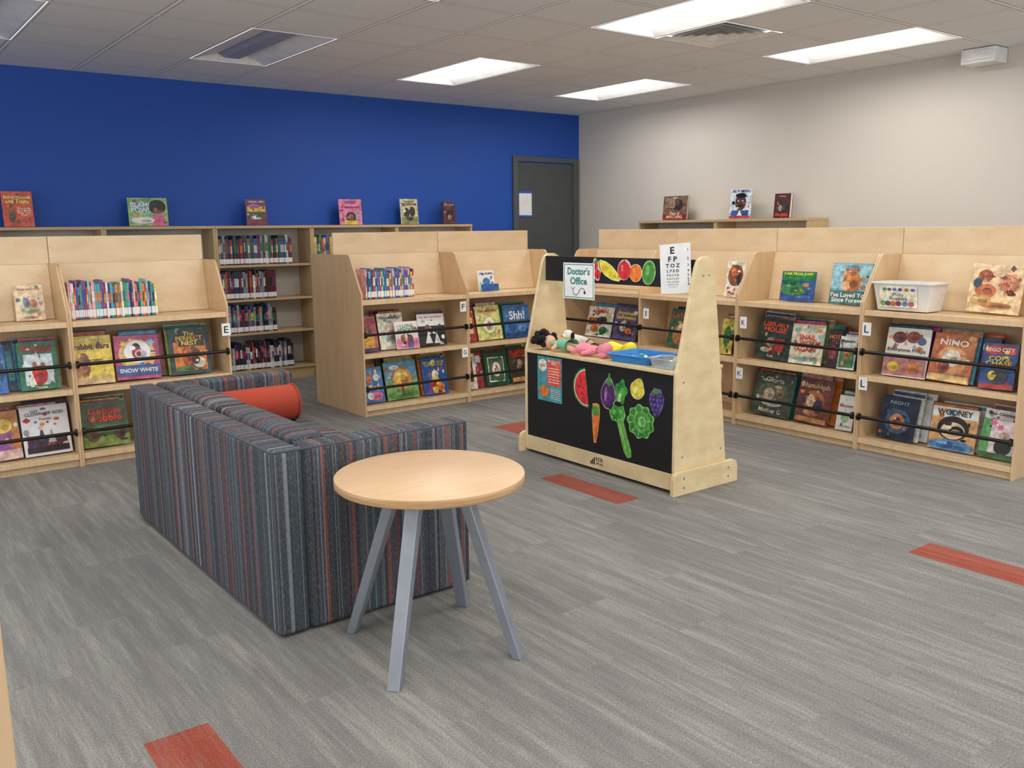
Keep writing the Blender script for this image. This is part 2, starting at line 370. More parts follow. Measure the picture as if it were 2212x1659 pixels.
# ------------------------------------------------------------ double sided picture book units
SIDE=[(0,0),(0,.93),(.03,.975),(.165,1.205),(.19,1.22),(.84,1.22),(.84,0)]
W=.96
def unit(x,y,rz,tags=(),label='birch picture-book display unit with slanted side panels'):
    e=empty('bookcase',(x,y,0),(0,0,rz)); T=.013
    MB().prism(SIDE,'x',0,T,BIRCH_V).obj('side_panel',e,bevel=.002)
    MB().prism(SIDE,'x',W-T-.001,W-.001,BIRCH_V).obj('side_panel',e,bevel=.002)
    a,b=T+.001,W-T-.002
    for k,(z,d) in enumerate(((.88,.35),(.475,.35),(.075,.42))):
        mb=MB(); mb.box(a,b,.012,d,z-.018,z,BIRCH); mb.box(a,b,.004,.02,z-.03,z+.003,BIRCH); mb.obj('shelf',e,bevel=.0015)
    MB().box(a,b,.03,.045,0.0,.044,BIRCH).obj('kick_board',e)
    mb=MB(); mb.hexa([(a,.335,.882),(b,.335,.882),(b,.35,.882),(a,.35,.882)],[(a,.395,1.215),(b,.395,1.215),(b,.41,1.215),(a,.41,1.215)],BIRCH_PANEL); mb.obj('slanted_backrest',e,bevel=.001)
    for z0,z1 in ((.477,.86),(.077,.455)):
        MB().hexa([(a,.30,z0),(b,.30,z0),(b,.312,z0),(a,.312,z0)],[(a,.345,z1),(b,.345,z1),(b,.357,z1),(a,.357,z1)],BIRCH_V).obj('slanted_backrest',e)
    MB().box(.002,W-.002,.43,.45,.08,1.385,BIRCH_PANEL).obj('center_panel',e,bevel=.002)
    MB().box(a,b,.47,.83,.86,.88,BIRCH).obj('shelf',e); MB().box(a,b,.47,.83,.06,.08,BIRCH).obj('shelf',e); MB().box(a,b,.47,.83,.46,.48,BIRCH).obj('shelf',e)
    for z in (.625,.215):
        h=MB(); h.cyl((T+.004,-.004,z),(W-T-.005,-.004,z),.011,.011,BLACK,14)
        r=h.obj('retaining_bar',e)
        for u in (T+.002,W-T-.016):
            MB().cyl((u,-.004,z),(u+.013,-.004,z),.024,.022,BLACK,18).obj('end_cap',r)
    for (ch,u,z) in tags:
        t=MB().box(u-.028,u+.028,-.018,-.014,z,z+.08,WHITE).box(u-.012,u+.012,-.014,.004,z+.03,z+.05,WHITE).obj('letter_tag',e)
        m=MB(); add_text(m,ch,u,z+.04,.03,.045,-.0185,INK,.01); m.obj('tag_lettering',t)
    tag(e,label,'bookcase','low birch picture-book units'); return e
YL,YM,XRr=5.81,5.97,5.07
unit(0.17,YL,0,(),'birch picture-book unit with face-out books beside striped sofa')
unit(1.13,YL,0,(('E',.93,.73),))
unit(3.15,YM,0,(('F',.90,.75),('G',.91,.38)),'birch picture-book unit with row of thin books on top')
unit(4.11,YM,0)
YR=[5.965,5.005,4.045,3.085]
unit(XRr+.032,YR[0],-math.pi/2,())
unit(XRr,YR[1],-math.pi/2,(('I',.10,.70),))
unit(XRr,YR[2],-math.pi/2,(('K',.075,.70),('K',.055,.34)))
unit(XRr,YR[3],-math.pi/2,(('L',.05,.73),('L',.045,.39)),'birch picture-book unit holding a white plastic bin')
BOUNDS={'L':[(.17,1.13),(1.13,2.09)],'M':[(3.15,4.11),(4.11,5.07)],'R':[(5.005,5.965),(4.045,5.005),(3.085,4.045),(2.125,3.085)]}
def clampc(row,c,w):
    for lo,hi in BOUNDS.get(row,[]):
        if lo<=c<=hi: return max(lo+.018+w/2,min(hi-.018-w/2,c))
    return c

# ------------------------------------------------------------ wall bookcases
def wallcase(x,y,rz,w,h,levels,label,grp):
    e=empty('bookcase',(x,y,0),(0,0,rz)); D=.305;T=.02
    MB().box(0,T,0,D,0,h-.026,MAPLE).obj('side_panel',e,bevel=.001); MB().box(w-T-.001,w-.001,0,D,0,h-.026,MAPLE).obj('side_panel',e,bevel=.001)
    MB().box(0,w-.001,-.008,D,h-.025,h,MAPLE).obj('top_board',e,bevel=.002)
    MB().box(T,w-T-.001,D-.012,D,.0,h-.027,BACKGREY).obj('back_panel',e)
    MB().box(T+.001,w-T-.002,.02,.035,0,levels[-1]-.02,MAPLE).obj('kick_board',e)
    for z in levels:
        MB().box(T+.001,w-T-.002,.005,D-.014,z-.02,z,MAPLE).obj('shelf',e,bevel=.001)
    tag(e,label,'bookcase',grp)
LV=(1.10,.785,.475,.125)
for k in range(6): wallcase(.03+.93*k,8.045,0,.93,1.455,LV,'tall maple bookcase against the blue wall','maple wall bookcases')
for k in range(2): wallcase(7.105,7.03-1.065*k,-math.pi/2,1.065,1.47,LV,'maple bookcase standing against the pale wall','maple wall bookcases')

# wooden case end near camera
e=empty('bookcase',(0.112,1.08,0)); 
MB().box(-.70,0,0,.02,0,1.22,BIRCH_V).obj('side_panel',e,bevel=.002); MB().box(-.7,0,.88,.9,0,1.22,BIRCH_V).obj('side_panel',e,bevel=.002)
MB().box(-.02,0,.021,.879,0,1.22,BIRCH_V).obj('back_panel',e,bevel=.002)
for z in (.1,.48,.88,1.2): MB().box(-.7,-.021,.021,.879,z-.02,z,BIRCH).obj('shelf',e)
tag(e,'birch bookcase end panel standing close by','bookcase')

# ------------------------------------------------------------ books
def rc():
    return random.choice([(170,44,44),(36,70,130),(225,190,70),(48,110,80),(205,115,50),(110,64,120),(232,228,218),(34,34,44),(80,145,175),(185,90,120),(90,64,46),(150,175,95),(30,50,76),(215,160,165),(205,205,195),(30,110,110)])
def book_mesh(mb,w,h,t,cov):
    mb.box(-w/2,w/2,-t,-t+.002,0,h,cov); mb.box(-w/2,w/2,-.002,0,0,h,cov); mb.box(-w/2,-w/2+.002,-t+.002,-.002,0,h,cov)
    mb.box(-w/2+.002,w/2-.004,-t+.002,-.002,.003,h-.003,PAGE)
def to_world(row,al,v):
    if row=='L': return (al,YL+v),0
    if row=='M': return (al,YM+v),0
    if row=='R': return (XRr+v,al),-math.pi/2
    if row=='N': return (al,8.045+v),0
    if row=='E': return (7.105+v,al),-math.pi/2
BASEZ={1:.884,2:.479,3:.079,0:1.457,9:1.472}
COUNT=[0]
GROUPS={1:'picture books displayed on top shelves',2:'picture books behind retaining bars',3:'picture books behind retaining bars',0:'books displayed on top of wall bookcases',9:'books displayed on top of wall bookcases'}
def mute(c,k=.12):
    g=sum(c)/3; return tuple(int(x*(1-k)+g*k) for x in c)
def fbook(row,tier,a,b,h,bg,titles=(),art=(),v=None,extra=0,label=None,t=.009,lean=None,tilt=0):
    """face-out book between a and b along row; titles: (text,rgb,cz,hfrac,wfrac[,cx]); art: (kind,cx,cz,rx,rz,rgb)"""
    w=abs(b-a); cen=clampc(row,(a+b)/2,w); bg=mute(bg)
    if v is None: v={1:.25,2:.10,3:.10,0:.17,9:.17}[tier]
    if lean is None: lean={1:9,2:13,3:13,0:5,9:5}[tier]
    if tilt==0 and tier in (2,3): tilt=random.uniform(-2,2); lean+=random.uniform(-1,2)
    (x,y),rz=to_world(row,cen,v)
    dz=abs(math.sin(math.radians(tilt)))*w/2
    o_rot=Euler((-math.radians(lean),math.radians(tilt),rz),'XYZ')
    e=empty('book',(x,y,BASEZ[tier]+.002+dz),o_rot)
    cov=cc(*bg,rough=.3)
    mb=MB(); book_mesh(mb,w,h,t,cov); mb.obj('book_block',e,bevel=.0008,seg=1)
    yy=-t-.0004
    if art:
        acc=[]
        cols=[q[5] for q in art]+[bg]
        for k in range(14):
            c=random.choice(cols); d=random.randint(-50,50)
            acc.append((random.choice('eedts'),random.uniform(.08,.92),random.uniform(.06,.94) ,random.uniform(.03,.10),random.uniform(.02,.07),tuple(max(10,min(245,q+d+random.randint(-12,12))) for q in c)))
        fin=[]
        for q in art[1:]:
            if q[0]=='e' and q[3]>.1:
                fin.append(('e',q[1]+q[3]*.25,q[2]-q[4]*.2,q[3]*.45,q[4]*.4,tuple(int(z*.78) for z in q[5])))
                fin.append(('e',q[1]-q[3]*.35,q[2]+q[4]*.35,q[3]*.25,q[4]*.2,tuple(min(250,int(z*1.2)+10) for z in q[5])))
        art=list(art[:1])+acc+list(art[1:])+fin
        mb=MB()
        for k,(kd,cx,cz,rx,rz_,c) in enumerate(art):
            X=(cx-.5)*w;Z=cz*h;RX=rx*w;RZ=rz_*h; m=cc(*[int(q//6*6) for q in mute(c)],rough=.3)
            if kd=='e': p=poly_e(X,Z,RX,RZ)
            elif kd=='r': p=[(X-RX,Z-RZ),(X+RX,Z-RZ),(X+RX,Z+RZ),(X-RX,Z+RZ)]
            elif kd=='t': p=[(X-RX,Z-RZ),(X+RX,Z-RZ),(X,Z+RZ)]
            elif kd=='d': p=[(X,Z-RZ),(X+RX,Z),(X,Z+RZ),(X-RX,Z)]
            elif kd=='s': p=[(X+(RX if i%2==0 else RX*.5)*math.cos(i*math.pi/6),Z+(RZ if i%2==0 else RZ*.5)*math.sin(i*math.pi/6)) for i in range(12)]
            p=[(max(-w/2+.001,min(w/2-.001,q[0])),max(.001,min(h-.001,q[1]))) for q in p]
            flat(mb,p,yy-.0002*k,m)
        mb.obj('cover_picture',e)
        yy-=.0002*len(art)
    if titles:
        mb=MB()
        for tt in titles:
            s_,c,cz,hf,wf=tt[:5]; cx=tt[5] if len(tt)>5 else .5
            add_text(mb,s_,(cx-.5)*w,cz*h,w*wf*.95,h*hf*.92,yy-.0006,cc(*c,rough=.4),.02)
        mb.obj('title_lettering',e)
    tag(e,label or 'picture book with illustrated cover facing out','book',GROUPS[tier])
    vv=v; side=random.choice((-1,1))
    extra=(extra+1)//2 if extra>1 else extra
    for k in range(extra):
        vv+=t+.012+.012*extra/2; w2=w*random.uniform(.85,1.0); h2=min(h+random.uniform(.012,.035),.34); side=-side
        if w<.14: side=0
        (x2,y2),_=to_world(row,clampc(row,cen+side*random.uniform(.012,.035),w2),vv)
        t=random.uniform(.006,.01); c2=rc(); c3=rc()
        mb=MB(); book_mesh(mb,w2,h2,t,cc(*c2)); mb.box(-w2/2+.004,w2/2-.004,-t-.0006,-t-.0001,h2*.9,h2*.97,cc(*c3))
        ob=mb.obj('book',None,(x2,y2,BASEZ[tier]+.002+dz),Euler((-math.radians(lean),math.radians(tilt*.5),rz)))
        tag(ob,'thin picture book filed behind a face-out book','book','picture books filed behind others')
        COUNT[0]+=1
    COUNT[0]+=1
    return e
WH=(240,238,230);BK=(25,25,28);RD=(200,45,40);YE=(240,200,60);GN=(50,130,70);BL=(50,110,190);OR=(225,120,50);PK=(225,110,160);CR=(236,222,190);BR=(110,70,45);SK=(150,95,65);TEAL=(50,150,160);NV=(25,40,75);PU=(95,60,130)
# left units
fbook('L',1,.69,.775,.19,(60,120,80),(),(('e',.5,.5,.3,.3,CR),))
fbook('L',1,.89,1.05,.215,(222,196,158),(('Uncle and Friend',(150,90,60),.88,.07,.8),('WE ARE',(150,110,80),.08,.06,.5)),(('e',.5,.62,.3,.16,(235,215,180)),('e',.4,.5,.12,.14,(110,120,150)),('e',.62,.45,.14,.14,(190,120,80)),('e',.5,.28,.3,.08,(150,170,120))),label='tan picture book with small figures on cover')
fbook('L',2,.70,.79,.29,BL,(),(('e',.6,.5,.3,.3,(40,80,120)),),extra=0)
fbook('L',2,.80,.85,.30,(30,60,90),(),(('r',.5,.5,.3,.3,TEAL),),v=.16)
fbook('L',2,.855,1.07,.29,(40,120,85),(('The Legend of\nthe Poinsettia',RD,.86,.17,.85),('Tomie',(240,230,200),.05,.05,.4)),(('r',.5,.42,.36,.32,(200,215,220)),('e',.5,.3,.2,.2,RD),('e',.4,.52,.06,.07,SK),('e',.6,.5,.06,.07,SK),('t',.3,.25,.1,.15,(230,225,210))),extra=3,label='green picture book with red figures on cover')
fbook('L',2,1.15,1.38,.30,(238,205,70),(('rabbit ears',(60,40,90),.78,.13,.92),('Amber Stewart',(90,60,40),.5,.05,.5),('Laura Rankin',(90,60,40),.42,.05,.5)),(('e',.28,.4,.14,.26,(150,95,60)),('e',.12,.35,.1,.2,(190,130,90)),('r',.5,.06,.48,.06,(225,190,140)),('e',.5,.92,.4,.04,(250,225,120))),extra=2,label='yellow picture book titled rabbit ears')
fbook('L',2,1.39,1.66,.28,(190,70,120),(('SNOW WHITE',WH,.2,.13,.9),),(('e',.5,.55,.42,.36,(235,190,120)),('e',.5,.62,.3,.26,(240,235,240)),('e',.48,.7,.1,.12,BK),('e',.5,.6,.12,.14,(160,40,50)),('r',.5,.2,.48,.12,(60,90,160)),('s',.2,.8,.1,.1,YE),('s',.82,.82,.1,.1,(120,200,220))),extra=1,label='glossy pink and blue fairytale picture book')
fbook('L',2,1.66,1.73,.31,(90,70,60),(),(('r',.5,.5,.2,.4,(160,60,50)),),v=.17,extra=0)
fbook('L',2,1.73,1.99,.31,(40,62,66),(('The\nPERFECT\nNEST',(235,190,70),.76,.32,.7),),(('r',.5,.4,.4,.32,(215,120,40)),('e',.55,.34,.24,.24,(120,60,40)),('e',.42,.4,.13,.2,(190,80,40)),('e',.7,.24,.15,.12,CR),('e',.35,.12,.25,.06,(80,120,60)),('r',.55,.76,.32,.17,(50,44,50))),extra=3,label='dark picture book with orange bird cover')
fbook('L',3,.66,.83,.29,(200,120,50),(),(('e',.5,.45,.3,.3,(150,80,150)),('e',.5,.7,.3,.15,YE),('r',.5,.1,.5,.1,(230,190,180))),extra=1)
fbook('L',3,.84,1.10,.30,(232,230,232),(('CLOWN OF GOD',(70,70,80),.84,.08,.85),('Tomie',(90,90,100),.73,.05,.4)),(('r',.5,.22,.42,.16,(90,50,60)),('t',.4,.42,.09,.16,(60,70,110)),('e',.4,.55,.05,.04,(230,190,160)),('t',.6,.38,.09,.14,(170,170,180)),('e',.3,.68,.03,.025,BL),('e',.55,.66,.03,.025,RD),('e',.7,.6,.03,.025,OR),('r',.5,.12,.44,.06,(50,30,40))),extra=4,label='white picture book with juggling figures')
fbook('L',3,1.165,1.44,.28,(70,90,60),(('Gobble\nGobble',(225,50,35),.72,.34,.75),),(('r',.5,.1,.5,.14,(130,150,70)),('e',.22,.3,.14,.18,(110,80,60)),('e',.8,.28,.12,.14,(80,60,50)),('e',.5,.4,.3,.1,(90,120,70))),extra=3,label='green picture book with large red title')
fbook('L',3,1.52,1.78,.27,(60,110,160),(),(('e',.5,.5,.3,.3,YE),),extra=0)
# mid units
fbook('M',1,4.37,4.54,.17,WH,(('MR. BUMP',(50,60,120),.85,.1,.8),),(('e',.5,.45,.22,.2,(60,120,190)),),v=.22,label='small white picture book with blue drawing')
fbook('M',1,4.36,4.54,.06,(30,90,170),(),(),v=.16,t=.004)
fbook('M',2,3.19,3.34,.27,(200,110,90),(),(('r',.5,.75,.48,.2,(180,60,100)),('e',.5,.6,.2,.14,BR),('e',.5,.54,.14,.1,SK),('r',.5,.25,.3,.2,(230,170,60)),('r',.5,.05,.5,.05,(90,50,110))),extra=2,label='orange and purple picture book with child')
fbook('M',2,3.375,3.6,.285,(232,224,200),(('POSSUM MAGIC',(60,60,70),.87,.07,.9),),(('e',.5,.45,.35,.3,(190,200,190)),('e',.45,.5,.2,.2,(230,190,170)),('e',.5,.35,.2,.15,(150,150,140))),v=.14,extra=4,label='cream picture book with animal drawing')
fbook('M',2,3.485,3.69,.215,(240,225,225),(('I LOVE\nSCHOOL!',(60,150,80),.76,.3,.85),),(('r',.5,.2,.48,.18,(235,130,170)),('e',.3,.38,.1,.14,SK),('e',.62,.36,.12,.15,(120,70,50)),('r',.62,.14,.12,.12,(100,90,180))),v=.08,label='pink and white school picture book')
fbook('M',2,3.70,3.96,.275,(30,28,32),(('my big brother',RD,.83,.1,.92),),(('r',.5,.68,.49,.1,WH),('e',.36,.5,.1,.12,(120,80,60)),('t',.36,.25,.13,.18,WH),('e',.66,.45,.09,.1,(60,60,66)),('t',.66,.22,.12,.16,(225,225,225)),('r',.5,.84,.49,.09,(236,234,230))),extra=2,label='black picture book with red title')
fbook('M',2,4.145,4.26,.26,(190,55,45),(),(('r',.5,.5,.3,.25,(235,200,170)),('e',.5,.7,.3,.1,YE)),extra=3)
fbook('M',2,4.28,4.53,.29,(228,222,130),(('Dear Mrs. Hen',(200,60,50),.85,.1,.8),),(('e',.5,.42,.34,.3,(190,205,90)),('e',.5,.42,.24,.22,(250,245,220)),('e',.48,.42,.12,.14,(200,140,90)),('e',.55,.36,.1,.08,RD)),extra=3,label='pale yellow picture book with round drawing')
fbook('M',2,4.56,4.84,.28,(54,112,176),(('Shh!',(240,235,225),.68,.3,.62),),(('e',.3,.32,.14,.15,(40,90,150)),('e',.65,.28,.18,.12,(90,150,200)),('r',.5,.08,.48,.06,(40,80,140))),extra=3,label='blue picture book titled Shh!')
fbook('M',3,3.20,3.38,.28,(66,110,180),(('Winter',(235,190,80),.44,.12,.8),),(('r',.5,.84,.48,.12,(90,150,200)),('e',.35,.66,.14,.1,OR),('e',.68,.7,.14,.1,WH),('e',.55,.18,.35,.12,(235,110,150)),('e',.3,.2,.15,.1,WH)),extra=1,label='blue and pink winter picture book')
fbook('M',3,3.40,3.69,.30,(120,165,90),(),(('r',.5,.75,.49,.24,(80,150,190)),('e',.52,.55,.28,.3,(222,140,60)),('e',.5,.6,.2,.2,(240,190,90)),('e',.5,.12,.45,.12,(90,140,60)),('e',.3,.85,.15,.06,WH),('r',.5,.25,.03,.16,BR)),extra=5,label='picture book with round orange tree cover')
fbook('M',3,3.74,3.97,.30,(28,80,160),(('MY LITTLE SISTER\nATE ONE HARE',(240,215,70),.84,.16,.9),),(('t',.5,.38,.35,.34,(240,190,50)),('e',.5,.55,.14,.11,(240,215,170)),('e',.4,.3,.12,.1,RD),('t',.25,.25,.12,.2,(120,60,140)),('e',.7,.2,.15,.1,OR)),extra=3,label='blue picture book with yellow figure')
fbook('M',3,4.16,4.26,.30,(235,225,210),(),(('r',.5,.5,.2,.3,(120,60,50)),),extra=3)
fbook('M',3,4.27,4.35,.30,(170,50,50),(),(('r',.5,.8,.3,.1,WH),),v=.13,extra=0)
fbook('M',3,4.36,4.58,.28,(40,80,60),(),(('r',.5,.5,.38,.38,(235,230,205)),('r',.5,.5,.34,.34,(70,110,80)),('e',.5,.5,.2,.22,(235,225,200)),('e',.5,.5,.08,.14,RD)),extra=2,label='green bordered picture book')
fbook('M',3,4.62,4.83,.31,(90,52,40),(),(('r',.5,.82,.44,.1,(190,60,40)),('e',.5,.45,.28,.28,(60,60,62)),('e',.5,.5,.15,.16,(180,140,100)),('r',.5,.1,.44,.06,(200,160,90))),extra=3,label='brown and red picture book')
# right units
fbook('R',2,5.78,5.47,.26,(236,226,214),(('ANIMAL',(200,50,40),.84,.13,.85),),(('r',.25,.5,.2,.12,(200,60,50)),('e',.6,.55,.2,.12,(60,60,60)),('e',.35,.25,.16,.12,OR),('e',.7,.22,.16,.12,(60,130,80)),('r',.8,.7,.1,.05,YE)),extra=3,v=.14,label='red and white animal picture book')
fbook('R',2,5.45,5.17,.27,(92,80,120),(("Angelina's\nHalloween",(240,200,80),.76,.28,.85),),(('e',.5,.35,.35,.25,(60,55,95)),('e',.4,.4,.12,.16,(220,200,190)),('e',.65,.28,.14,.1,OR)),extra=2,v=.14,label='purple picture book with yellow title')
fbook('R',2,4.80,4.55,.30,(60,100,70),(('LATKES',(220,70,50),.82,.14,.85),),(('e',.5,.35,.3,.28,(200,120,70)),('e',.5,.5,.14,.13,(235,200,160))),extra=2,label='green picture book with red lettering')
fbook('R',2,4.27,4.16,.26,(220,200,80),(),(('e',.5,.5,.3,.3,GN),),extra=3)
fbook('R',1,4.36,4.19,.265,(232,220,200),(('The Q',RD,.1,.12,.8),),(('e',.5,.6,.4,.3,(140,85,60)),('e',.4,.7,.14,.12,OR),('d',.7,.5,.14,.2,(60,60,60))),extra=0,label='brown and white picture book with portrait')
fbook('R',1,3.87,3.60,.205,(44,84,160),(('JUMP, FROG, JUMP!',(240,225,70),.9,.12,.9),),(('r',.5,.84,.49,.15,(40,140,75)),('e',.35,.42,.34,.25,(60,130,80)),('e',.3,.6,.2,.12,(40,100,60)),('e',.55,.32,.18,.1,(120,160,60)),('e',.75,.55,.1,.07,(190,150,90)),('e',.7,.15,.25,.06,(70,120,190))),label='green and blue frog picture book')
fbook('R',1,3.48,3.19,.27,(110,170,190),(("I've Loved You\nSince Forever",(245,245,245),.17,.26,.95),('HODA',(60,120,170),.93,.07,.6)),(('r',.5,.68,.49,.3,(150,200,215)),('e',.52,.55,.22,.26,(196,120,64)),('e',.52,.76,.15,.12,(205,135,78)),('e',.38,.85,.04,.04,(190,110,60)),('e',.66,.85,.04,.04,(190,110,60)),('e',.4,.45,.1,.12,(225,170,120)),('r',.5,.17,.49,.16,(70,120,110)),('e',.47,.78,.02,.015,BK),('e',.58,.78,.02,.015,BK)),label='glossy blue picture book with bear cover')
fbook('R',2,3.96,3.68,.285,(44,66,56),(('LIBRARY\nMOUSE',(225,80,50),.77,.26,.8),('Kirk',(220,210,190),.07,.06,.5)),(('e',.5,.32,.25,.22,(120,70,50)),('e',.42,.4,.12,.12,(170,130,100)),('r',.7,.35,.12,.16,(180,60,50)),('e',.3,.2,.14,.06,(200,180,140))),extra=3,label='dark green mouse picture book',tilt=4)
fbook('R',2,3.67,3.42,.27,(226,216,190),(('SNAIL\n& WORM\nAGAIN',(205,55,45),.52,.62,.85),),(('e',.5,.12,.4,.05,(120,180,170)),('e',.18,.85,.1,.05,(120,180,170)),('e',.85,.85,.09,.05,(210,150,100))),extra=3,label='cream picture book with red title')
fbook('R',2,3.41,3.31,.25,(60,50,52),(('HOT',(220,120,50),.8,.16,.8),),(('e',.5,.4,.3,.2,(150,60,60)),),extra=3,v=.12)
fbook('R',2,3.30,3.18,.215,(220,228,224),(('Manuelo',(50,60,60),.86,.1,.9),),(('r',.5,.35,.45,.3,(80,140,90)),('e',.5,.45,.2,.14,(200,120,70))),extra=3)
fbook('R',2,2.985,2.71,.30,(236,232,220),(('Everyone Prays',(70,70,75),.54,.1,.95),),(('r',.5,.22,.49,.2,(190,120,120)),('e',.3,.8,.16,.12,(110,60,60)),('e',.62,.82,.16,.12,(160,80,60)),('e',.82,.75,.1,.08,(80,100,130)),('e',.25,.2,.14,.1,(230,190,60)),('e',.7,.2,.14,.1,(220,130,60))),extra=4,label='white and red picture book titled Everyone Prays')
fbook('R',2,2.70,2.45,.285,(196,110,60),(('NINO',(240,230,220),.82,.14,.7),),(('e',.5,.45,.36,.3,(230,160,90)),('e',.5,.5,.22,.18,(240,215,190)),('e',.35,.3,.14,.14,(150,70,60)),('r',.5,.08,.49,.07,(230,190,120))),extra=2,label='glossy orange picture book in clear cover')
fbook('R',2,2.43,2.32,.28,(40,54,80),(('Bats',(220,225,235),.8,.12,.8),),(('e',.5,.5,.4,.2,(90,70,90)),),extra=2,v=.15)
fbook('R',2,2.38,2.19,.26,(36,70,140),(('LEGO CITY',(250,245,240),.86,.09,.85),('COPS\nCHASE',(240,200,50),.62,.22,.8)),(('r',.5,.86,.44,.09,(200,40,40)),('e',.5,.28,.3,.16,(60,60,66)),('e',.35,.3,.12,.1,YE),('r',.5,.06,.49,.05,(180,50,40))),v=.07,extra=0,label='blue construction-toy picture book')
fbook('R',3,3.97,3.65,.30,(66,84,74),(('Gloria',(225,220,200),.84,.12,.55),('Mother G',(220,210,190),.12,.12,.6)),(('e',.5,.5,.4,.3,(96,104,84)),('e',.4,.5,.14,.14,(190,170,140)),('e',.66,.55,.12,.12,(140,120,90)),('e',.5,.3,.26,.08,(190,190,180))),extra=3,label='dark green glossy picture book',tilt=2.5)
fbook('R',3,3.61,3.35,.305,(120,66,56),(('Hanukkah',(225,200,160),.84,.12,.85),),(('e',.5,.45,.3,.3,(180,100,70)),('e',.4,.5,.12,.14,(225,190,150)),('e',.65,.4,.14,.16,(70,60,90)),('r',.5,.08,.45,.05,(200,150,90))),extra=3,label='brown-red holiday picture book',tilt=2)
fbook('R',3,3.36,3.30,.25,(60,120,70),(),(),v=.17,extra=0)
fbook('R',3,3.29,3.17,.23,(236,236,232),(('Room',(150,60,60),.7,.1,.8),),(('e',.5,.35,.25,.14,(160,200,160)),),extra=3)
fbook('R',3,3.0,2.76,.27,(30,46,72),(('NIGHT',(150,180,210),.85,.09,.7),),(('e',.5,.42,.34,.28,(60,90,130)),('e',.5,.42,.2,.18,(210,130,80)),('e',.5,.42,.1,.1,NV)),extra=1,label='navy picture book with round emblem')
fbook('R',3,2.95,2.70,.30,(232,232,230),(),(('r',.5,.9,.4,.03,(170,170,170)),),v=.18,extra=0)
fbook('R',3,2.665,2.39,.255,(226,170,110),(('WODNEY',(40,40,46),.88,.15,.8),('for\nEVERYONE!',(60,80,150),.13,.2,.6)),(('r',.5,.88,.49,.12,(240,238,228)),('e',.5,.52,.34,.28,(40,34,36)),('e',.5,.46,.26,.2,(236,200,160)),('e',.42,.5,.03,.02,BK),('e',.58,.5,.03,.02,BK),('e',.5,.42,.04,.03,(220,120,110)),('e',.5,.1,.5,.15,(90,150,200))),extra=3,label='orange and blue picture book titled WODNEY')
fbook('R',3,2.37,2.17,.28,(90,170,90),(('The Origami',(70,40,60),.9,.09,.9),),(('r',.5,.9,.49,.1,(232,220,228)),('r',.62,.45,.36,.34,(235,210,215)),('e',.65,.45,.15,.12,(220,180,150)),('e',.65,.25,.24,.16,BK),('s',.3,.72,.14,.08,(220,90,140)),('s',.5,.64,.12,.08,(220,90,140)),('r',.5,.06,.49,.05,(60,110,60))),extra=1,label='green and pink picture book with seated man')
fbook('R',1,2.57,2.27,.28,(236,200,150),(('WHO\nTOOK THE\nCOOKIES\nFROM THE\nCOOKIE\nJAR?',(190,70,50),.6,.66,.42,.74),),(('e',.28,.75,.14,.13,(170,80,50)),('e',.32,.45,.2,.14,(210,110,60)),('e',.25,.25,.2,.1,(200,160,90)),('e',.35,.45,.08,.06,(90,50,40)),('e',.55,.16,.3,.06,(190,120,70)),('e',.15,.6,.08,.1,(60,90,110))),extra=0,label='peach picture book about a cookie jar',tilt=2)
# display on top of wall bookcases
fbook('N',0,1.19,1.41,.28,(226,78,44),(('Inheritance\nand Traits',(250,235,130),.78,.28,.9),('Why Is My\nDog Bigger\nThan Your\nDog?',(250,235,200),.42,.28,.5,.7)),(('e',.3,.3,.12,.2,BR),('e',.28,.5,.08,.1,SK),('t',.28,.62,.05,.07,BR)),label='orange-red book titled Inheritance and Traits standing upright')
fbook('N',0,2.14,2.47,.24,(150,195,120),(('ART PAINTS',(60,110,140),.92,.07,.5,.35),('BLAM!\nPOW!',(240,245,250),.66,.38,.5,.3)),(('s',.3,.66,.3,.26,(80,170,170)),('e',.74,.68,.22,.26,BK),('e',.75,.55,.12,.14,SK),('r',.75,.2,.16,.2,(225,90,140)),('e',.35,.2,.3,.12,(240,235,225)),('e',.2,.35,.08,.06,(230,150,90))),label='green book with girl drawing on cover')
fbook('N',0,3.18,3.38,.24,(110,50,90),(('LOCAL VEG',(240,230,220),.9,.07,.8),),(('r',.5,.62,.44,.1,(225,190,60)),('e',.4,.72,.3,.08,(180,90,150)),('e',.5,.35,.4,.14,(70,80,60)),('e',.5,.3,.26,.08,(225,225,215)),('r',.5,.12,.44,.06,(150,40,50))),label='purple book with striped cover picture')
fbook('N',0,4.13,4.38,.25,(226,120,160),(("You Wouldn't\nWant to Be",(120,30,90),.88,.13,.8),('Cleopatra!',(130,30,110),.68,.14,.9)),(('e',.5,.3,.22,.2,BK),('e',.5,.3,.12,.13,SK),('r',.5,.08,.3,.08,(235,190,70)),('e',.78,.32,.08,.1,(120,180,180))),label='pink book titled Cleopatra')
fbook('N',0,4.83,5.04,.26,(205,196,150),(('Stories of',(60,50,40),.9,.07,.6),('FREEDOM',(110,40,40),.79,.1,.85)),(('e',.35,.45,.16,.2,(50,46,44)),('e',.66,.5,.16,.2,(60,56,50)),('r',.5,.15,.45,.14,(140,140,90)),('e',.5,.22,.2,.08,(70,60,50))),label='khaki book titled FREEDOM')
fbook('N',0,5.34,5.50,.235,(92,44,50),(('DARK NIGHT',(200,190,190),.85,.08,.8),),(('e',.5,.4,.3,.22,(50,30,40)),('e',.5,.3,.16,.12,(160,130,120))),t=.03,label='dark red thick book with white pages')
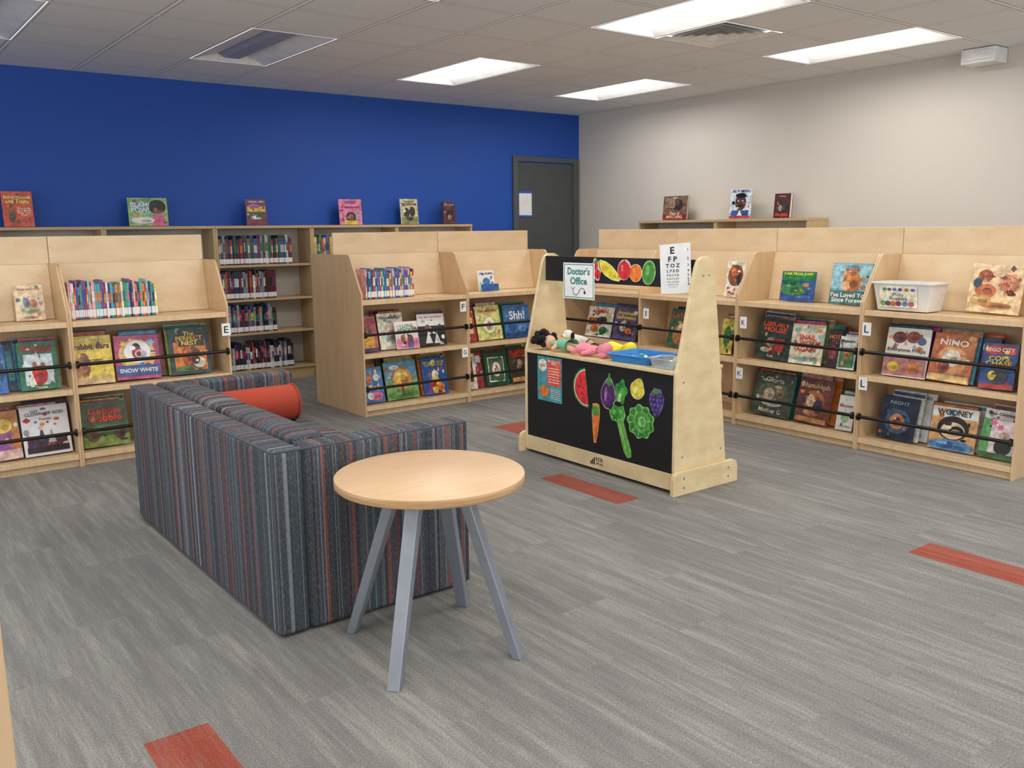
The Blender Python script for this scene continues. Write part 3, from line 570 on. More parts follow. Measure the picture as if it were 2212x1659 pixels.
fbook('E',9,6.82,6.48,.25,(120,96,74),(('Days of\nMARCHING',(225,200,160),.2,.3,.7),('KING',(230,220,200),.92,.07,.5)),(('e',.6,.62,.22,.24,(60,50,46)),('e',.6,.68,.1,.12,(100,70,52)),('r',.3,.7,.2,.2,(150,125,95)),('r',.5,.12,.49,.12,(150,50,44))),t=.02,label='brown book with man in dark suit')
fbook('E',9,5.93,5.67,.29,(206,222,236),(('BE A KING',(40,50,120),.93,.09,.95),),(('e',.5,.55,.26,.28,(92,60,46)),('e',.5,.78,.25,.08,BK),('e',.4,.6,.04,.02,WH),('e',.6,.6,.04,.02,WH),('e',.5,.42,.1,.02,(50,30,26)),('e',.5,.46,.1,.012,BK),('r',.5,.15,.4,.13,(60,90,160)),('t',.5,.2,.12,.1,WH),('r',.5,.05,.49,.04,(200,60,60))),label='pale blue book titled BE A KING')
fbook('E',9,5.38,5.20,.225,(90,36,36),(('A Story',(235,225,200),.88,.08,.8),),(('e',.5,.45,.34,.2,(40,60,80)),('e',.4,.4,.12,.12,(200,160,120)),('r',.5,.12,.4,.06,(190,60,50))),t=.035,label='thick dark red book')

# spine-out books
def spine_variant(colr,t,h,d,lab=True):
    mb=MB(); cv=cc(*colr); mb.box(-t/2,-t/2+.0015,0,d,0,h,cv).box(t/2-.0015,t/2,0,d,0,h,cv).box(-t/2+.0015,t/2-.0015,0,.002,0,h,cv)
    mb.box(-t/2+.0015,t/2-.0015,.002,d-.004,.002,h-.003,PAGE)
    if lab: mb.box(-t/2+.0005,t/2-.0005,-.0006,0,.012,.055,WHITE)
    c2=cc(*rc()); mb.box(-t/2+.002,t/2-.002,-.0005,0,h*.45,h*.75,c2)
    return mb
STUFF=MB()
def spine_row(row,z,a,b,hm,grp,label,d=.2,tmin=.008,tmax=.02,v=.03,pal=None,nvar=14,stuff=False):
    var=[]
    for k in range(nvar):
        t=random.uniform(tmin,tmax); h=hm*random.uniform(.84,1.04); c=random.choice(pal) if pal else rc()
        me=spine_variant(c,t,h,d*random.uniform(.85,1)); var.append((me if stuff else me.obj('book'),t)); 
    al=a; sgn=1 if b>a else -1; first=set()
    while True:
        k=random.randrange(nvar); o,t=var[k]
        if (al+sgn*t-b)*sgn>0: break
        (x,y),rz=to_world(row,al+sgn*t/2,v+random.uniform(0,.012))
        al+=sgn*(t+.0006)
        if stuff: STUFF.merge(o,(x,y,z),rz); continue
        if k in first:
            o2=o.copy(); COL.objects.link(o2)
        else: o2=o; first.add(k)
        o2.location=(x,y,z); o2.rotation_euler=(0,0,rz)
        tag(o2,label,'book',grp); COUNT[0]+=1
    if not stuff:
        for k,(o,t) in enumerate(var):
            if k not in first: bpy.data.objects.remove(o)
bright=[(200,60,50),(60,130,190),(235,200,70),(80,150,90),(235,235,230),(230,130,60),(150,200,210),(120,80,150),(240,180,190),(40,60,110),(180,60,110),(225,215,190),(70,170,170)]
dark=[(30,34,48),(90,36,44),(40,60,96),(28,28,30),(70,60,80),(120,50,60),(50,80,70),(150,60,50),(66,50,44),(60,90,140),(140,110,80),(190,60,70),(100,60,110),(35,45,70),(130,140,150),(205,195,180)]
spine_row('L',.884,1.165,1.69,.225,'thin readers on top shelf','thin paperback reader standing spine out',.17,.008,.015,.14,bright)
spine_row('M',.884,3.27,3.70,.225,'thin readers on top shelf','thin paperback reader standing spine out',.17,.008,.015,.14,bright)
g='chapter books on wall bookcase shelves';l='hardback chapter book with white spine label'
spine_row('N',1.102,2.85,3.56,.26,g,l,.2,.012,.024,.02,dark)
spine_row('N',.787,2.85,3.38,.255,g,l,.2,.012,.024,.02,dark)
spine_row('N',.477,2.85,3.38,.25,g,l,.2,.012,.024,.02,dark,stuff=True)
spine_row('N',.127,2.85,3.52,.25,g,l,.2,.012,.024,.02,dark,stuff=True)
spine_row('N',1.102,3.78,4.2,.255,g,l,.2,.012,.024,.02,bright,stuff=True)
spine_row('N',1.102,1.92,2.5,.26,g,l,.2,.012,.024,.02,dark,stuff=True)
spine_row('E',1.102,7.0,6.2,.26,g,l,.2,.02,.035,.02,dark,stuff=True)
tag(STUFF.obj('books'),'rows of spine-out chapter books on lower bookcase shelves','books',None,'stuff')

# bin on top shelf of right unit
e=empty('storage_bin',(XRr+.16,2.87,.886),(0,0,-math.pi/2)); BIN=plain('white_plastic',hexc(226,224,219),.4)
def frus(w0,d0,w1,d1,h): return [(-w0,-d0,0),(w0,-d0,0),(w0,d0,0),(-w0,d0,0)],[(-w1,-d1,h),(w1,-d1,h),(w1,d1,h),(-w1,d1,h)]
mb=MB();A,B_=frus(.158,.08,.182,.105,.172);A2,B2=frus(.155,.077,.179,.101,.172)
mb.add(A+B_,[(3,2,1,0),(0,1,5,4),(1,2,6,5),(2,3,7,6),(3,0,4,7)],BIN)
A2=[(p[0],p[1],.004) for p in A2]
mb.add(A2+B2,[(0,1,2,3),(4,5,1,0),(5,6,2,1),(6,7,3,2),(7,4,0,3)],BIN)
mb.add(B_+B2,[(i,(i+1)%4,4+(i+1)%4,4+i) for i in range(4)],BIN); mb.box(-.19,.19,-.113,-.104,.16,.172,BIN)
mb.box(-.19,-.18,-.104,.104,.16,.172,BIN).box(.18,.19,-.104,.104,.16,.172,BIN); mb.obj('tub_body',e,bevel=.002)
mb=MB(); c_=cc(236,226,200); mb.box(-.12,.11,-.012,0,0,.125,c_)
for x,cc_ in ((-.098,(120,160,90)),(-.068,(90,80,120)),(-.035,(200,120,70)),(0,(140,80,90)),(.04,(90,130,180)),(.08,(190,100,120))): flat(mb,poly_e(x,.022,.019,.016),-.0125,cc(*cc_)); flat(mb,poly_e(x+.012,.108,.014,.010),-.0126,cc(*cc_[::-1]))
p=mb.obj('label_card',e,(-.01,-.091,.025),(math.radians(9),0,0))
mb=MB(); add_text(mb,'Picky\nReaders',0,.066,.11,.045,-.0132,cc(60,60,110),.005); mb.obj('card_lettering',p)
tag(e,'white plastic tub with picture label on top shelf','storage bin')

# ------------------------------------------------------------ sofa
sofa=empty('loveseat',(1.12,2.81,0))
SY=stripes('striped_upholstery_lengthwise','y'); SX=stripes('striped_upholstery_crosswise','x')
def cushion(x0,x1,y0,y1,z0,z1,m,bx=.0,by=.0,bz=.0,n=8,r=.03):
    bm=bmesh.new(); bmesh.ops.create_cube(bm,size=2); bmesh.ops.subdivide_edges(bm,edges=bm.edges[:],cuts=n,use_grid_fill=True)
    cx,cy,cz=(x0+x1)/2,(y0+y1)/2,(z0+z1)/2;hx,hy,hz=(x1-x0)/2,(y1-y0)/2,(z1-z0)/2
    vs=[]
    for v in bm.verts:
        x,y,z=v.co
        gx=(1-abs(y)**4)*(1-abs(z)**4); gy=(1-abs(x)**4)*(1-abs(z)**4); gz=(1-abs(x)**4)*(1-abs(y)**4)
        vs.append((cx+x*hx+bx*gx*x,cy+y*hy+by*gy*y,cz+z*hz+bz*gz*z))
    bm.verts.index_update(); fs=[[v.index for v in fa.verts] for fa in bm.faces]; bm.free()
    mb=MB(); mb.add(vs,fs,m,True); return mb
def soft(o,w=.02,seg=4):
    b=o.modifiers.new('b','BEVEL'); b.width=w; b.segments=seg; b.limit_method='ANGLE'; b.angle_limit=math.radians(50); return o
H=.672
def smooth(o):
    for p in o.data.polygons: p.use_smooth=True
    return o
soft(smooth(MB().box(0,.118,.001,1.74,.006,H,SY).obj('sofa_back',sofa)),.022,5)
soft(smooth(MB().box(.119,.80,0.0,.118,.006,H,SX).obj('arm',sofa)),.022,5)
soft(smooth(MB().box(.119,.80,1.622,1.74,.006,H,SX).obj('arm',sofa)),.022,5)
MB().box(.119,.78,.12,1.62,.03,.28,SY).obj('sofa_base',sofa,bevel=.01)
for y0,y1 in ((.122,.868),(.872,1.618)):
    soft(cushion(.125,.80,y0,y1,.282,.44,SY,.0,.0,.012).obj('seat_cushion',sofa),.02)
    c=cushion(.135,.262,y0+.006,y1-.006,.452,.676,SY,.02,.0,.012,n=10).obj('back_cushion',sofa); soft(c,.04,6)
PIP=fabric('dark_piping',hexc(76,82,90))
mb=MB()
def seam(p0,p1): mb.cyl(p0,p1,.0045,.0045,PIP,8)
s=.007
seam((s,s,H-s),(s,1.736,H-s)); seam((s,s,H-s),(.795,s,H-s)); seam((s,s,.02),(s,s,H-s)); seam((.795,s,.02),(.795,s,H-s)); seam((.79,.113,H-s),(.13,.113,H-s)); seam((.795,s,H-s),(.795,.113,H-s))
mb.obj('piping',sofa)
for x,y in ((.08,.08),(.72,.08),(.08,1.66),(.72,1.66)): MB().cyl((x,y,0),(x,y,.03),.025,.025,BLACK).obj('foot',sofa)
tag(sofa,'boxy loveseat upholstered in navy, grey and rust vertical stripes','sofa')
RED=fabric('red_felt',hexc(172,66,44))
r=.09; L=.225
bo=empty('bolster_cushion',(1.62,4.27,.452+r))
mb=MB()
mb.lathe([(0,-L),(r*.9,-L),(r,-L+.012),(r,L-.012),(r*.9,L),(0,L)],(0,0,0),RED,40,'x'); mb.obj('cushion_body',bo)
mb=MB()
for sx in (-1,1):
    n=40
    for i in range(n):
        a0=2*math.pi*i/n;a1=2*math.pi*(i+1)/n
        mb.cyl((sx*(L-.004),r*math.cos(a0),r*math.sin(a0)),(sx*(L-.004),r*math.cos(a1),r*math.sin(a1)),.005,.005,RED,6)
mb.obj('piping',bo); tag(bo,'red-orange felt cylindrical bolster lying on striped loveseat','cushion')

# ------------------------------------------------------------ table
tb=empty('side_table',(1.53,2.465,0)); Rr=.316;zt=.605
MB().lathe([(0,zt),(Rr-.004,zt),(Rr-.001,zt-.002)],(0,0,0),TABLETOP,96).obj('table_top',tb)
MB().lathe([(Rr-.001,zt-.002),(Rr,zt-.005),(Rr,zt-.026),(Rr-.004,zt-.030),(0,zt-.030)],(0,0,0),TABLEEDGE,96).obj('table_edge',tb)
MB().cyl((0,0,zt-.038),(0,0,zt-.0305),.16,.16,STEEL,40).obj('mounting_plate',tb)
for (fx,fy) in ((-.27,-.195),(.16,-.265),(-.18,.255),(.25,.195)):
    foot=Vector((fx,fy,0)); top=Vector((fx*.38,fy*.38,zt-.0385)); out=Vector((fx,fy,0)).normalized(); side=Vector((-out.y,out.x,0))
    def ring(c,w,t): return [c-side*w-out*t,c+side*w-out*t,c+side*w+out*t,c-side*w+out*t]
    MB().hexa(ring(foot,.021,.016),ring(top,.024,.02),STEEL).obj('leg',tb,bevel=.003)
tag(tb,'round light wood side table with four splayed silver legs','side table')

# ------------------------------------------------------------ play stand
st=empty('play_stand',(3.43,3.12,0)); # local x depth(0 front), y along
prof=[(.015,.02),(.015,.655),(.03,.70),(.145,1.19),(.165,1.23),(.20,1.247),(.245,1.247),(.28,1.23),(.295,1.19),(.425,.15),(.425,.02)]
for y0,y1 in ((0,.022),(1.248,1.27)):
    MB().prism(prof,'y',y0,y1,PLAY).obj('end_panel',st,bevel=.004)
fp=[(-.02,0),(-.02,.09),(-.008,.118),(.02,.13),(.46,.13),(.488,.118),(.5,.09),(.5,0)]
for y0,y1,bx in ((-.027,-.001,-.028),(1.271,1.297,1.298)):
    f_=MB().prism(fp,'y',y0,y1,PLAY).obj('foot_board',st,bevel=.004)
    mb=MB()
    for x,z in ((.06,.04),(.06,.09),(.42,.04),(.42,.09)): mb.cyl((x,bx,z),(x,bx+.002,z),.007,.007,STEEL,12)
    mb.obj('bolt_head',f_)
mb=MB()
for x,z in ((.07,.6),(.07,.2),(.20,1.15),(.38,.6),(.38,.2),(.25,1.15)): mb.cyl((x,-.0015,z),(x,.0005,z),.006,.006,STEEL,12)
mb.obj('bolt_head',st)
MB().box(.02,.034,.023,1.247,.112,.64,CHALK).obj('front_panel',st)
MB().box(.016,.034,.023,1.247,.02,.111,PLAY).obj('kick_board',st,bevel=.002)
MB().box(.005,.41,.023,1.247,.642,.66,PLAY).obj('counter_board',st,bevel=.002)
MB().box(.39,.40,.023,1.247,.12,.64,PLAY).obj('rear_panel',st)
MB().box(.17,.184,.023,1.247,1.08,1.232,CHALK).obj('sign_board',st,bevel=.002)
lg=MB(); add_text(lg,'ECR',.022,.014,.06,.022,0,INK,.02); add_text(lg,'4Kids',.022,-.012,.06,.014,0,INK,.01)
for i in range(3): lg.box(-.055+i*.014,-.045+i*.014,-.0002,0,-.018,-.004+i*.012,INK)
lg.box(-.058,-.012,-.0002,0,-.022,-.019,INK)
lg.obj('maker_logo',st,(.0152,.60,.065),(0,0,-math.pi/2))
tag(st,'blond birch play stand with black panels and counter','play stand')

RZ=-math.pi/2
e=empty('paper_sign',(3.596,4.05,.98),(0,0,RZ)); MB().box(-.14,.14,-.0015,0,0,.215,WHITE).obj('paper_sheet',e,bevel=.0)
TE=cc(60,150,150); TL=cc(44,136,136); mb=MB()
for a in ((-.132,.132,.203,.208),(-.132,.132,.007,.012),(-.132,-.127,.007,.208),(.127,.132,.007,.208)): mb.box(a[0],a[1],-.0024,-.0016,a[2],a[3],TE)
mb.obj('sign_border',e)
mb=MB(); add_text(mb,"Doctor's",0,.166,.20,.046,-.0026,TL,.03); add_text(mb,"Office",0,.108,.15,.044,-.0026,TL,.03)
mb.obj('sign_lettering',e)
mb=MB(); pts=[(-.05,.055),(-.045,.03),(-.02,.022),(0,.035),(.01,.055),(.03,.068),(.05,.06),(.055,.045)]
for i in range(len(pts)-1): mb.cyl((pts[i][0],-.0025,pts[i][1]),(pts[i+1][0],-.0025,pts[i+1][1]),.0016,.0016,INK,6)
for q in ((-.05,.055,-.065,.07),(-.05,.055,-.035,.07)): mb.cyl((q[0],-.0025,q[1]),(q[2],-.0025,q[3]),.0014,.0014,INK,6)
mb.cyl((.055,-.004,.04),(.055,-.0016,.04),.008,.008,INK,14); mb.obj('stethoscope_drawing',e)
tag(e,"white paper sign reading Doctor's Office taped to play stand",'paper sign')
e=empty('eye_chart',(3.590,3.265,1.052),(0,math.radians(-4),RZ)); MB().box(-.108,.108,-.0015,0,0,.262,WHITE).obj('paper_sheet',e)
mb=MB(); rows=[('E',.045,.228,.036),('F P',.08,.182,.028),('T O Z',.105,.148,.021),('L P E D',.115,.120,.0155),('P E C F D',.12,.097,.012),('E D F C Z P',.125,.078,.0095),('F E L O P Z D',.13,.062,.008),('D E F P O T E C',.13,.048,.0065),('L E F O D P C T',.13,.036,.005)]
for k,(s_,w_,z_,h_) in enumerate(rows):
    add_text(mb,s_,-.017,z_,w_,h_,-.0018,INK,.03)
    if k<8: add_text(mb,str(k+1),.09,z_,.012,.013,-.0018,INK,.02)
mb.obj('chart_lettering',e); tag(e,'white eye chart sheet hanging crookedly on play stand','eye chart')
# info sheet
e=empty('info_sheet',(3.4495,4.15,.355),(0,0,RZ)); 
mb=MB(); mb.box(-.115,.115,-.0015,0,0,.275,cc(70,150,160)); 
mb.box(-.02,.105,-.002,-.0015,.1,.262,cc(225,90,70)); flat(mb,poly_e(-.065,.22,.04,.04),-.0021,cc(230,225,210)); flat(mb,poly_e(-.05,.06,.045,.035),-.0021,cc(225,120,50))
for i in range(6): mb.box(-.01,.09,-.0026,-.0021,.12+i*.017,.124+i*.017,cc(235,225,220)); mb.box(.01,.10,-.0026,-.0016,.02+i*.011,.023+i*.011,cc(235,225,220))
mb.obj('paper_sheet',e); mb=MB(); add_text(mb,"The Doctor's\nOffice",.04,.245,.11,.028,-.0027,WHITE,.02); add_text(mb,"YOUNG\nREADERS",-.065,.22,.05,.03,-.0027,cc(150,40,50),.02); mb.obj('sheet_lettering',e)
tag(e,'teal and red information sheet taped to black panel','paper sheet')

def magnet(name,y,z,w,h,layers,label,x=3.4495,tilt=0,grp='fruit and vegetable cutouts'):
    mb=MB()
    for k,(poly,c) in enumerate(layers):
        P=[(p[0]*w/2,p[1]*h/2) for p in poly]
        if k==0: mb.prism(P,'y',-.003,0,cc(*c))
        else: flat(mb,P,-.0032-.0002*k,cc(*c))
    o=mb.obj(name,None,(x,y,z),(0,0,RZ)); o.rotation_euler=(0,math.radians(tilt),RZ)
    tag(o,label,'cutout',grp); return o
E=lambda cx,cz,rx,rz,rot=0,n=22: poly_e(cx,cz,rx,rz,n,rot)
def wavy(cx,cz,rx,rz,k,a,n=60): return [(cx+rx*(1+a*math.sin(k*t))*math.cos(t),cz+rz*(1+a*math.sin(k*t))*math.sin(t)) for t in [2*math.pi*i/n for i in range(n)]]
def half(sx,r): return [(sx*(-.6),1*r)]+[(sx*(-.6)+sx*1.6*r*math.sin(math.pi*i/18),r*math.cos(math.pi*i/18)) for i in range(1,18)]+[(sx*(-.6),-r)]
seeds=[(E(.0,.3,.06,.04),BK),(E(.2,0,.06,.04),BK),(E(-.1,-.25,.06,.04),BK),(E(-.2,.1,.06,.04),BK),(E(.05,-.5,.06,.04),BK),(E(.0,.6,.06,.04),BK)]
hm=lambda r:[(-p[0],p[1]) for p in half(1,r)]
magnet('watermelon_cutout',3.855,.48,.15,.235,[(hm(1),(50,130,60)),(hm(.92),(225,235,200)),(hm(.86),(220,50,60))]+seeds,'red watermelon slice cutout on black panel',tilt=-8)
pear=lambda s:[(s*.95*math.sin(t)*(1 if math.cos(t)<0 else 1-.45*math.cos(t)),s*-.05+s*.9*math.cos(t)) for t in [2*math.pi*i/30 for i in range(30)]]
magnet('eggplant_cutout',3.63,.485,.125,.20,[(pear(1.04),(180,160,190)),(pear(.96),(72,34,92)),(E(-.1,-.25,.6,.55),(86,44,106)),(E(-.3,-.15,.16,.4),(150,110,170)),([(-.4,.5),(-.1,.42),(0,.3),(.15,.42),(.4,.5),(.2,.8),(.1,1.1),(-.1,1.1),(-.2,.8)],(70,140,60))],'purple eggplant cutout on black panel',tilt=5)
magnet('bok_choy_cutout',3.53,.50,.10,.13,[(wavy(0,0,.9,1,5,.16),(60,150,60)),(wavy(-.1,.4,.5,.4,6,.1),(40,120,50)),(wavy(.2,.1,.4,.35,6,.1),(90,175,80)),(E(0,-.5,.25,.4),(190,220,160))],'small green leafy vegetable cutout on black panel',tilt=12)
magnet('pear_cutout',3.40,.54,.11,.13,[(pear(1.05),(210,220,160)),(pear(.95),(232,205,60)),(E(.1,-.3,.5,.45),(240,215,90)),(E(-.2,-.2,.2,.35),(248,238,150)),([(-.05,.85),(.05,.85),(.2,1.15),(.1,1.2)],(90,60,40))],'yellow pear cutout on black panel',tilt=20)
gl=[([(-.9,.5),(-.3,1),(.5,.95),(.95,.4),(.8,-.2),(.3,-.8),(0,-1),(-.35,-.75),(-.85,-.1)],(110,98,156))]
for r_,row in enumerate(((-.6,-.2,.2,.6),(-.7,-.25,.2,.65),(-.5,-.1,.35),(-.3,.15),(0,))):
    for x_ in row:
        gl.append((E(x_,.5-.32*r_,.24,.19,0,12),(60,44,104) if (len(gl)//2)%2 else (78,58,128))); gl.append((E(x_-.07,.55-.32*r_,.08,.06,0,8),(150,130,200)))
gl.append(([(-.5,.7),(0,1.0),(.5,.75),(.1,.6)],(60,140,60)))
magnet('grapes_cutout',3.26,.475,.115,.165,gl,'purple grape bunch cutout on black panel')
cr=[([(-.95,.45),(-.8,.95),(0,1),(.8,.95),(.95,.45),(.55,-.6),(.2,-1),(-.3,-1),(-.6,-.4)],(236,150,80))]
for a,b,c_ in ((-.5,-.55,(226,104,36)),(0,-.95,(240,124,50)),(.5,-.7,(228,98,34))):
    cr.append(([(a-.3,.42),(a+.3,.42),(a*.5+.06,b),(a*.5-.06,b)],c_)); cr.append(([(a-.14,.40),(a-.04,.40),(a*.6-.02,b*.5),(a*.6-.05,b*.5)],(250,165,95)))
cr+=[([(a-.25,.4),(a+.25,.4),(a+.3,.95),(a,.75),(a-.3,.95)],(60,150,60)) for a in (-.5,0,.5)]
magnet('carrots_cutout',3.735,.29,.07,.235,cr,'orange carrot bunch cutout on black panel',tilt=2)
cab=[(wavy(0,0,.92,.92,9,.07),(120,190,90)),(wavy(0,0,.84,.84,9,.07),(50,130,55)),(wavy(.05,0,.6,.6,7,.06),(100,172,82)),(wavy(.1,.02,.45,.45,6,.08),(64,144,64)),(E(.1,0,.28,.3),(140,200,112)),(E(.15,0,.15,.2),(80,160,80))]
for i in range(10):
    t=2*math.pi*i/10; cab.append(([(.3*math.cos(t),.3*math.sin(t)),(.8*math.cos(t+.04),.8*math.sin(t+.04)),(.8*math.cos(t-.04),.8*math.sin(t-.04))],(150,205,125)))
magnet('cabbage_cutout',3.375,.357,.215,.20,cab,'round green cabbage cutout on black panel',tilt=-10)
cel=[([(-1,.95),(-.5,1),(0,.9),(.4,1),(.6,.6),(.35,.35),(.6,-.2),(.9,-.7),(.9,-1),(.5,-1.05),(.2,-.8),(-.15,0),(-.3,.35),(-.8,.4),(-1,.65)],(120,185,95)),(wavy(-.35,.68,.5,.28,8,.15),(44,130,46)),(wavy(.15,.72,.35,.22,7,.15),(60,150,60)),(wavy(-.5,.72,.2,.12,7,.15),(96,180,80)),(wavy(.2,.75,.16,.1,7,.15),(110,190,90)),([(-.2,.4),(0,.4),(.6,-.9),(.4,-.9)],(110,190,80)),([(.05,.4),(.25,.4),(.82,-.9),(.65,-.95)],(90,170,70)),([(-.05,.35),(.0,.35),(.56,-.85),(.52,-.88)],(180,225,140))]
magnet('celery_cutout',3.53,.28,.16,.29,cel,'green celery stalk cutout on black panel',tilt=-6)
X2=3.5985
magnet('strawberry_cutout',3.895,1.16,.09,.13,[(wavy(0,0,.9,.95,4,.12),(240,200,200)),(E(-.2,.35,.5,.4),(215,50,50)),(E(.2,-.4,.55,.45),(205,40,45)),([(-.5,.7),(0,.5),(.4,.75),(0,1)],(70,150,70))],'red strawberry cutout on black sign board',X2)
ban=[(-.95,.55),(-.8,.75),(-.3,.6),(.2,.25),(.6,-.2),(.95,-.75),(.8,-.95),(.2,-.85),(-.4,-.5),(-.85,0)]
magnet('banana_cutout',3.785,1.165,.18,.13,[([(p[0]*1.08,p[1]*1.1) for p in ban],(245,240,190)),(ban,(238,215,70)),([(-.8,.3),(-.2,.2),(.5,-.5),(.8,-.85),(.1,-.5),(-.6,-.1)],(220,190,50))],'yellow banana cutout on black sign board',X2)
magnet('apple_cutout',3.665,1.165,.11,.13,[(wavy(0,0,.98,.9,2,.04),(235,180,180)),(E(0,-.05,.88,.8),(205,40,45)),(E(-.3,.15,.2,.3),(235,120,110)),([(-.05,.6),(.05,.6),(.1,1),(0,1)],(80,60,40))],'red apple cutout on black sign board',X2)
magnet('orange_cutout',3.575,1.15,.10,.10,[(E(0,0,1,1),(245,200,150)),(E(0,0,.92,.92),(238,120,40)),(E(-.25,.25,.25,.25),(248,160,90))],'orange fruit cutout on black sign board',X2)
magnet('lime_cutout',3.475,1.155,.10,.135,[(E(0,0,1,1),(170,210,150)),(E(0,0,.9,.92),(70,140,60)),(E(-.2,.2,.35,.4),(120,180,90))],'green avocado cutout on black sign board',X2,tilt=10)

# ------------------------------------------------------------ toys on counter
CZ=.661
HAIR=fabric('black_yarn',hexc(22,20,22)); SKN=plain('doll_skin',hexc(214,170,140),.7); GRN=fabric('mint_cloth',hexc(110,190,160)); WF=fabric('white_plush',hexc(230,225,215)); PINK=fabric('pink_cloth',hexc(235,140,160)); YEL=fabric('yellow_plush',hexc(238,225,60)); BRN=fabric('brown_cloth',hexc(90,60,50))
def skin_obj(name,parent,pts,edges,rad,m,loc=(0,0,0)):
    me=bpy.data.meshes.new(name); me.from_pydata(pts,edges,[]); me.materials.append(m)
    o=bpy.data.objects.new(name,me); COL.objects.link(o); o.parent=parent; o.location=loc
    sk=o.modifiers.new('k','SKIN'); 
    if not me.skin_vertices: me.skin_vertices.new()
    for i,r in enumerate(rad): me.skin_vertices[0].data[i].radius=(r,r)
    me.skin_vertices[0].data[0].use_root=True
    s=o.modifiers.new('s','SUBSURF'); s.levels=2; s.render_levels=2; sk.use_smooth_shade=True
    return o
def doll(name,loc,rz,skin,cloth,hair,hk,label,s=1):
    e=empty(name,loc,(0,0,rz)); e.scale=(s,s,s)
    pts=[(0,0,.035),(.05,0,.035),(.09,0,.035),(.03,.045,.03),(.02,.085,.02),(.03,-.045,.03),(.0,-.085,.02),(-.05,.03,.03),(-.12,.04,.022),(-.05,-.03,.03),(-.12,-.045,.022)]
    ed=[(0,1),(1,2),(1,3),(3,4),(1,5),(5,6),(0,7),(7,8),(0,9),(9,10)]
    skin_obj('doll_body',e,pts,ed,[.032,.03,.012,.014,.012,.014,.012,.018,.014,.018,.014],skin)
    mb=MB(); mb.ell((.12,0,.045),(.04,.038,.042),skin); mb.ell((.135,-.0,.088),(.006,.005,.004),INK,8,6); mb.ell((.125,.016,.085),(.005,.005,.004),INK,8,6); mb.ell((.125,-.016,.085),(.005,.005,.004),INK,8,6); mb.obj('head',e)
    mb=MB(); mb.lathe([(.030,.075),(.036,.04),(.05,-.02),(.062,-.06)],(0,0,.036),cloth,24,'x'); 
    o=mb.obj('dress',e); o.scale=(1,1,.62); o.location=(0,0,.018)
    mb=MB(); rnd=random.Random(3)
    if hk=='curl':
        for i in range(46):
            a=rnd.uniform(0,2*math.pi); r=rnd.uniform(.02,.05); mb.ell((.15+rnd.uniform(-.025,.05),r*math.cos(a)*1.3,.066+r*math.sin(a)*.8),(.019,.019,.019),hair,8,6)
    else:
        mb.ell((.14,0,.05),(.036,.044,.043),hair); 
        for i in range(6): mb.ell((.14,-.04+.016*i,.02),(.03,.012,.016),hair,8,6)
    mb.obj('hair',e); tag(e,label,'doll','dolls on the play counter'); return e
doll('doll',(3.53,4.105,CZ),math.radians(96),SKN,GRN,HAIR,'curl','cloth doll with curly black hair and mint dress',1.05)
doll('doll',(3.71,4.045,CZ),math.radians(60),SKN,WF,BRN,'plain','small cloth doll with white dress and brown hair',.62)
doll('doll',(3.525,3.875,CZ),math.radians(-85),PINK,PINK,PINK,'plain','pink cloth doll lying on play counter',.95)
doll('doll',(3.72,3.845,CZ),math.radians(-92),YEL,YEL,YEL,'plain','yellow plush doll lying on play counter',.85)
e=empty('plush_dog',(3.77,4.20,CZ),(0,0,math.radians(175)))
skin_obj('dog_body',e,[(0,0,.04),(.06,0,.045),(.1,0,.07),(.07,.03,.02),(.07,-.03,.02),(-.03,.03,.02),(-.03,-.03,.02)],[(0,1),(1,2),(1,3),(1,4),(0,5),(0,6)],[.035,.034,.03,.015,.015,.017,.017],WF)
mb=MB(); mb.ell((.12,0,.085),(.035,.032,.03),WF); mb.ell((.15,0,.078),(.018,.015,.013),WF); mb.ell((.167,0,.08),(.005,.006,.005),INK,8,6); mb.ell((.142,.014,.098),(.004,.004,.004),INK,8,6); mb.ell((.142,-.014,.098),(.004,.004,.004),INK,8,6); mb.obj('head',e)
MB().ell((.11,.034,.078),(.014,.008,.025),HAIR).obj('ear',e); MB().ell((.11,-.034,.078),(.014,.008,.025),HAIR).obj('ear',e); tag(e,'small white plush dog with dark ears','plush toy')
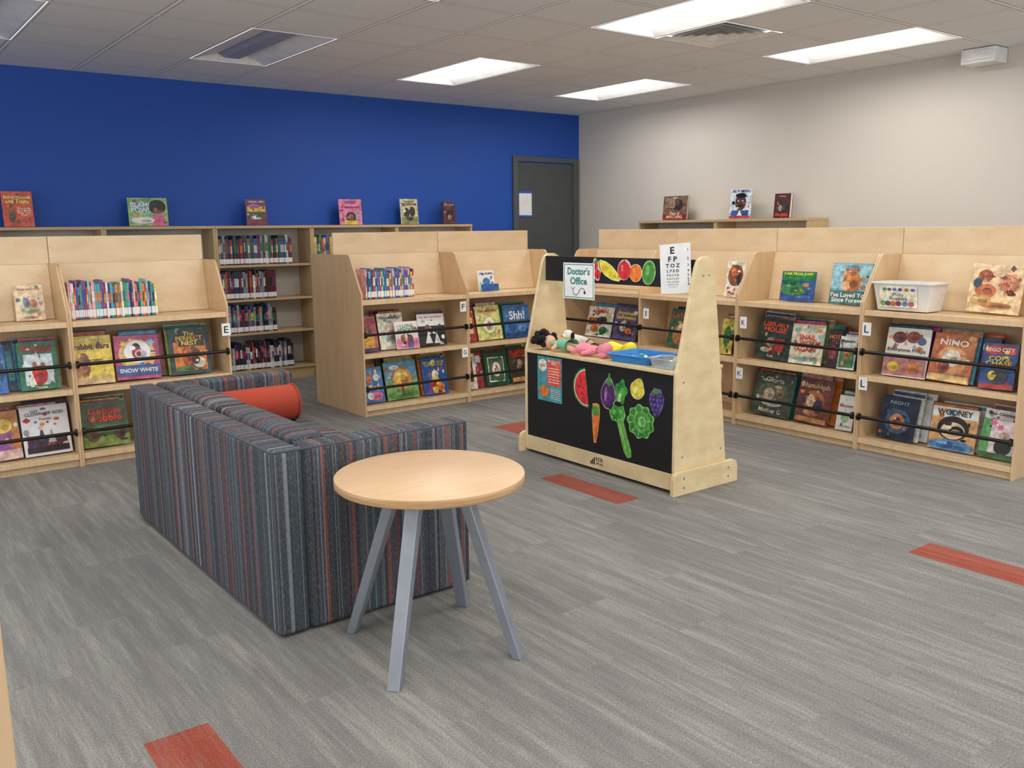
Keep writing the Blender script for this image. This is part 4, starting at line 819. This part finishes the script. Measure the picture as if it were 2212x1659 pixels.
def tray(name,loc,rz,w,d,h,m,label,cat,t=.004):
    e=empty(name,loc,(0,0,rz)); mb=MB()
    def rr(w_,d_,z,r=.03,n=5):
        P=[]
        for cx,cy,a0 in ((w_-r,d_-r,0),(-w_+r,d_-r,90),(-w_+r,-d_+r,180),(w_-r,-d_+r,270)):
            for i in range(n+1):
                a=math.radians(a0+90*i/n); P.append((cx+r*math.cos(a),cy+r*math.sin(a),z))
        return P
    o0=rr(w*.9,d*.88,0);o1=rr(w,d,h);l1=rr(w+.008,d+.008,h);l2=rr(w+.008,d+.008,h-.006);i1=rr(w-t,d-t,h);i0=rr(w*.9-t,d*.88-t,t); n=len(o0)
    vs=o0+o1+l2+l1+i1+i0; fs=[tuple(range(n))[::-1],tuple(range(5*n,6*n))]
    for a in range(5):
        for i in range(n): fs.append((a*n+i,a*n+(i+1)%n,(a+1)*n+(i+1)%n,(a+1)*n+i))
    mb.add(vs,fs,m); mb.obj('tray_body',e); tag(e,label,cat); return e
BT=plain('blue_plastic',hexc(40,130,205),.35)
tray('toy_tray',(3.60,3.52,CZ),math.radians(5),.125,.158,.045,BT,'bright blue plastic tray of toy tools','tray')
CL=plain('clear_plastic',(.85,.92,.95),.08,trans=.8)
tray('clear_container',(3.53,3.255,CZ),math.radians(5),.07,.085,.055,CL,'clear plastic container on play counter','container',.003)
for i,(x,y,c_,rz) in enumerate(((3.58,3.60,(120,200,90),.3),(3.62,3.52,(90,190,110),1.2),(3.60,3.61,(200,220,90),2.0),(3.57,3.46,(235,235,235),.8))):
    mb=MB(); mb.cyl((-.045,0,.008),(.03,0,.008),.006,.006,cc(*c_),12); mb.ell((.04,0,.008),(.016,.012,.007),cc(*c_),12,8)
    o=mb.obj('toy_tool',None,(x,y,CZ+.006+.014*(i%2)),(0,0,rz)); tag(o,'small plastic toy doctor tool lying in blue tray','toy','toy tools in the tray')

# ------------------------------------------------------------ world light
w=bpy.data.worlds.new('world'); bpy.context.scene.world=w; w.use_nodes=True
bg=w.node_tree.nodes['Background']; bg.inputs[0].default_value=(.93,.96,1,1); bg.inputs[1].default_value=1.95
print('books',COUNT[0])
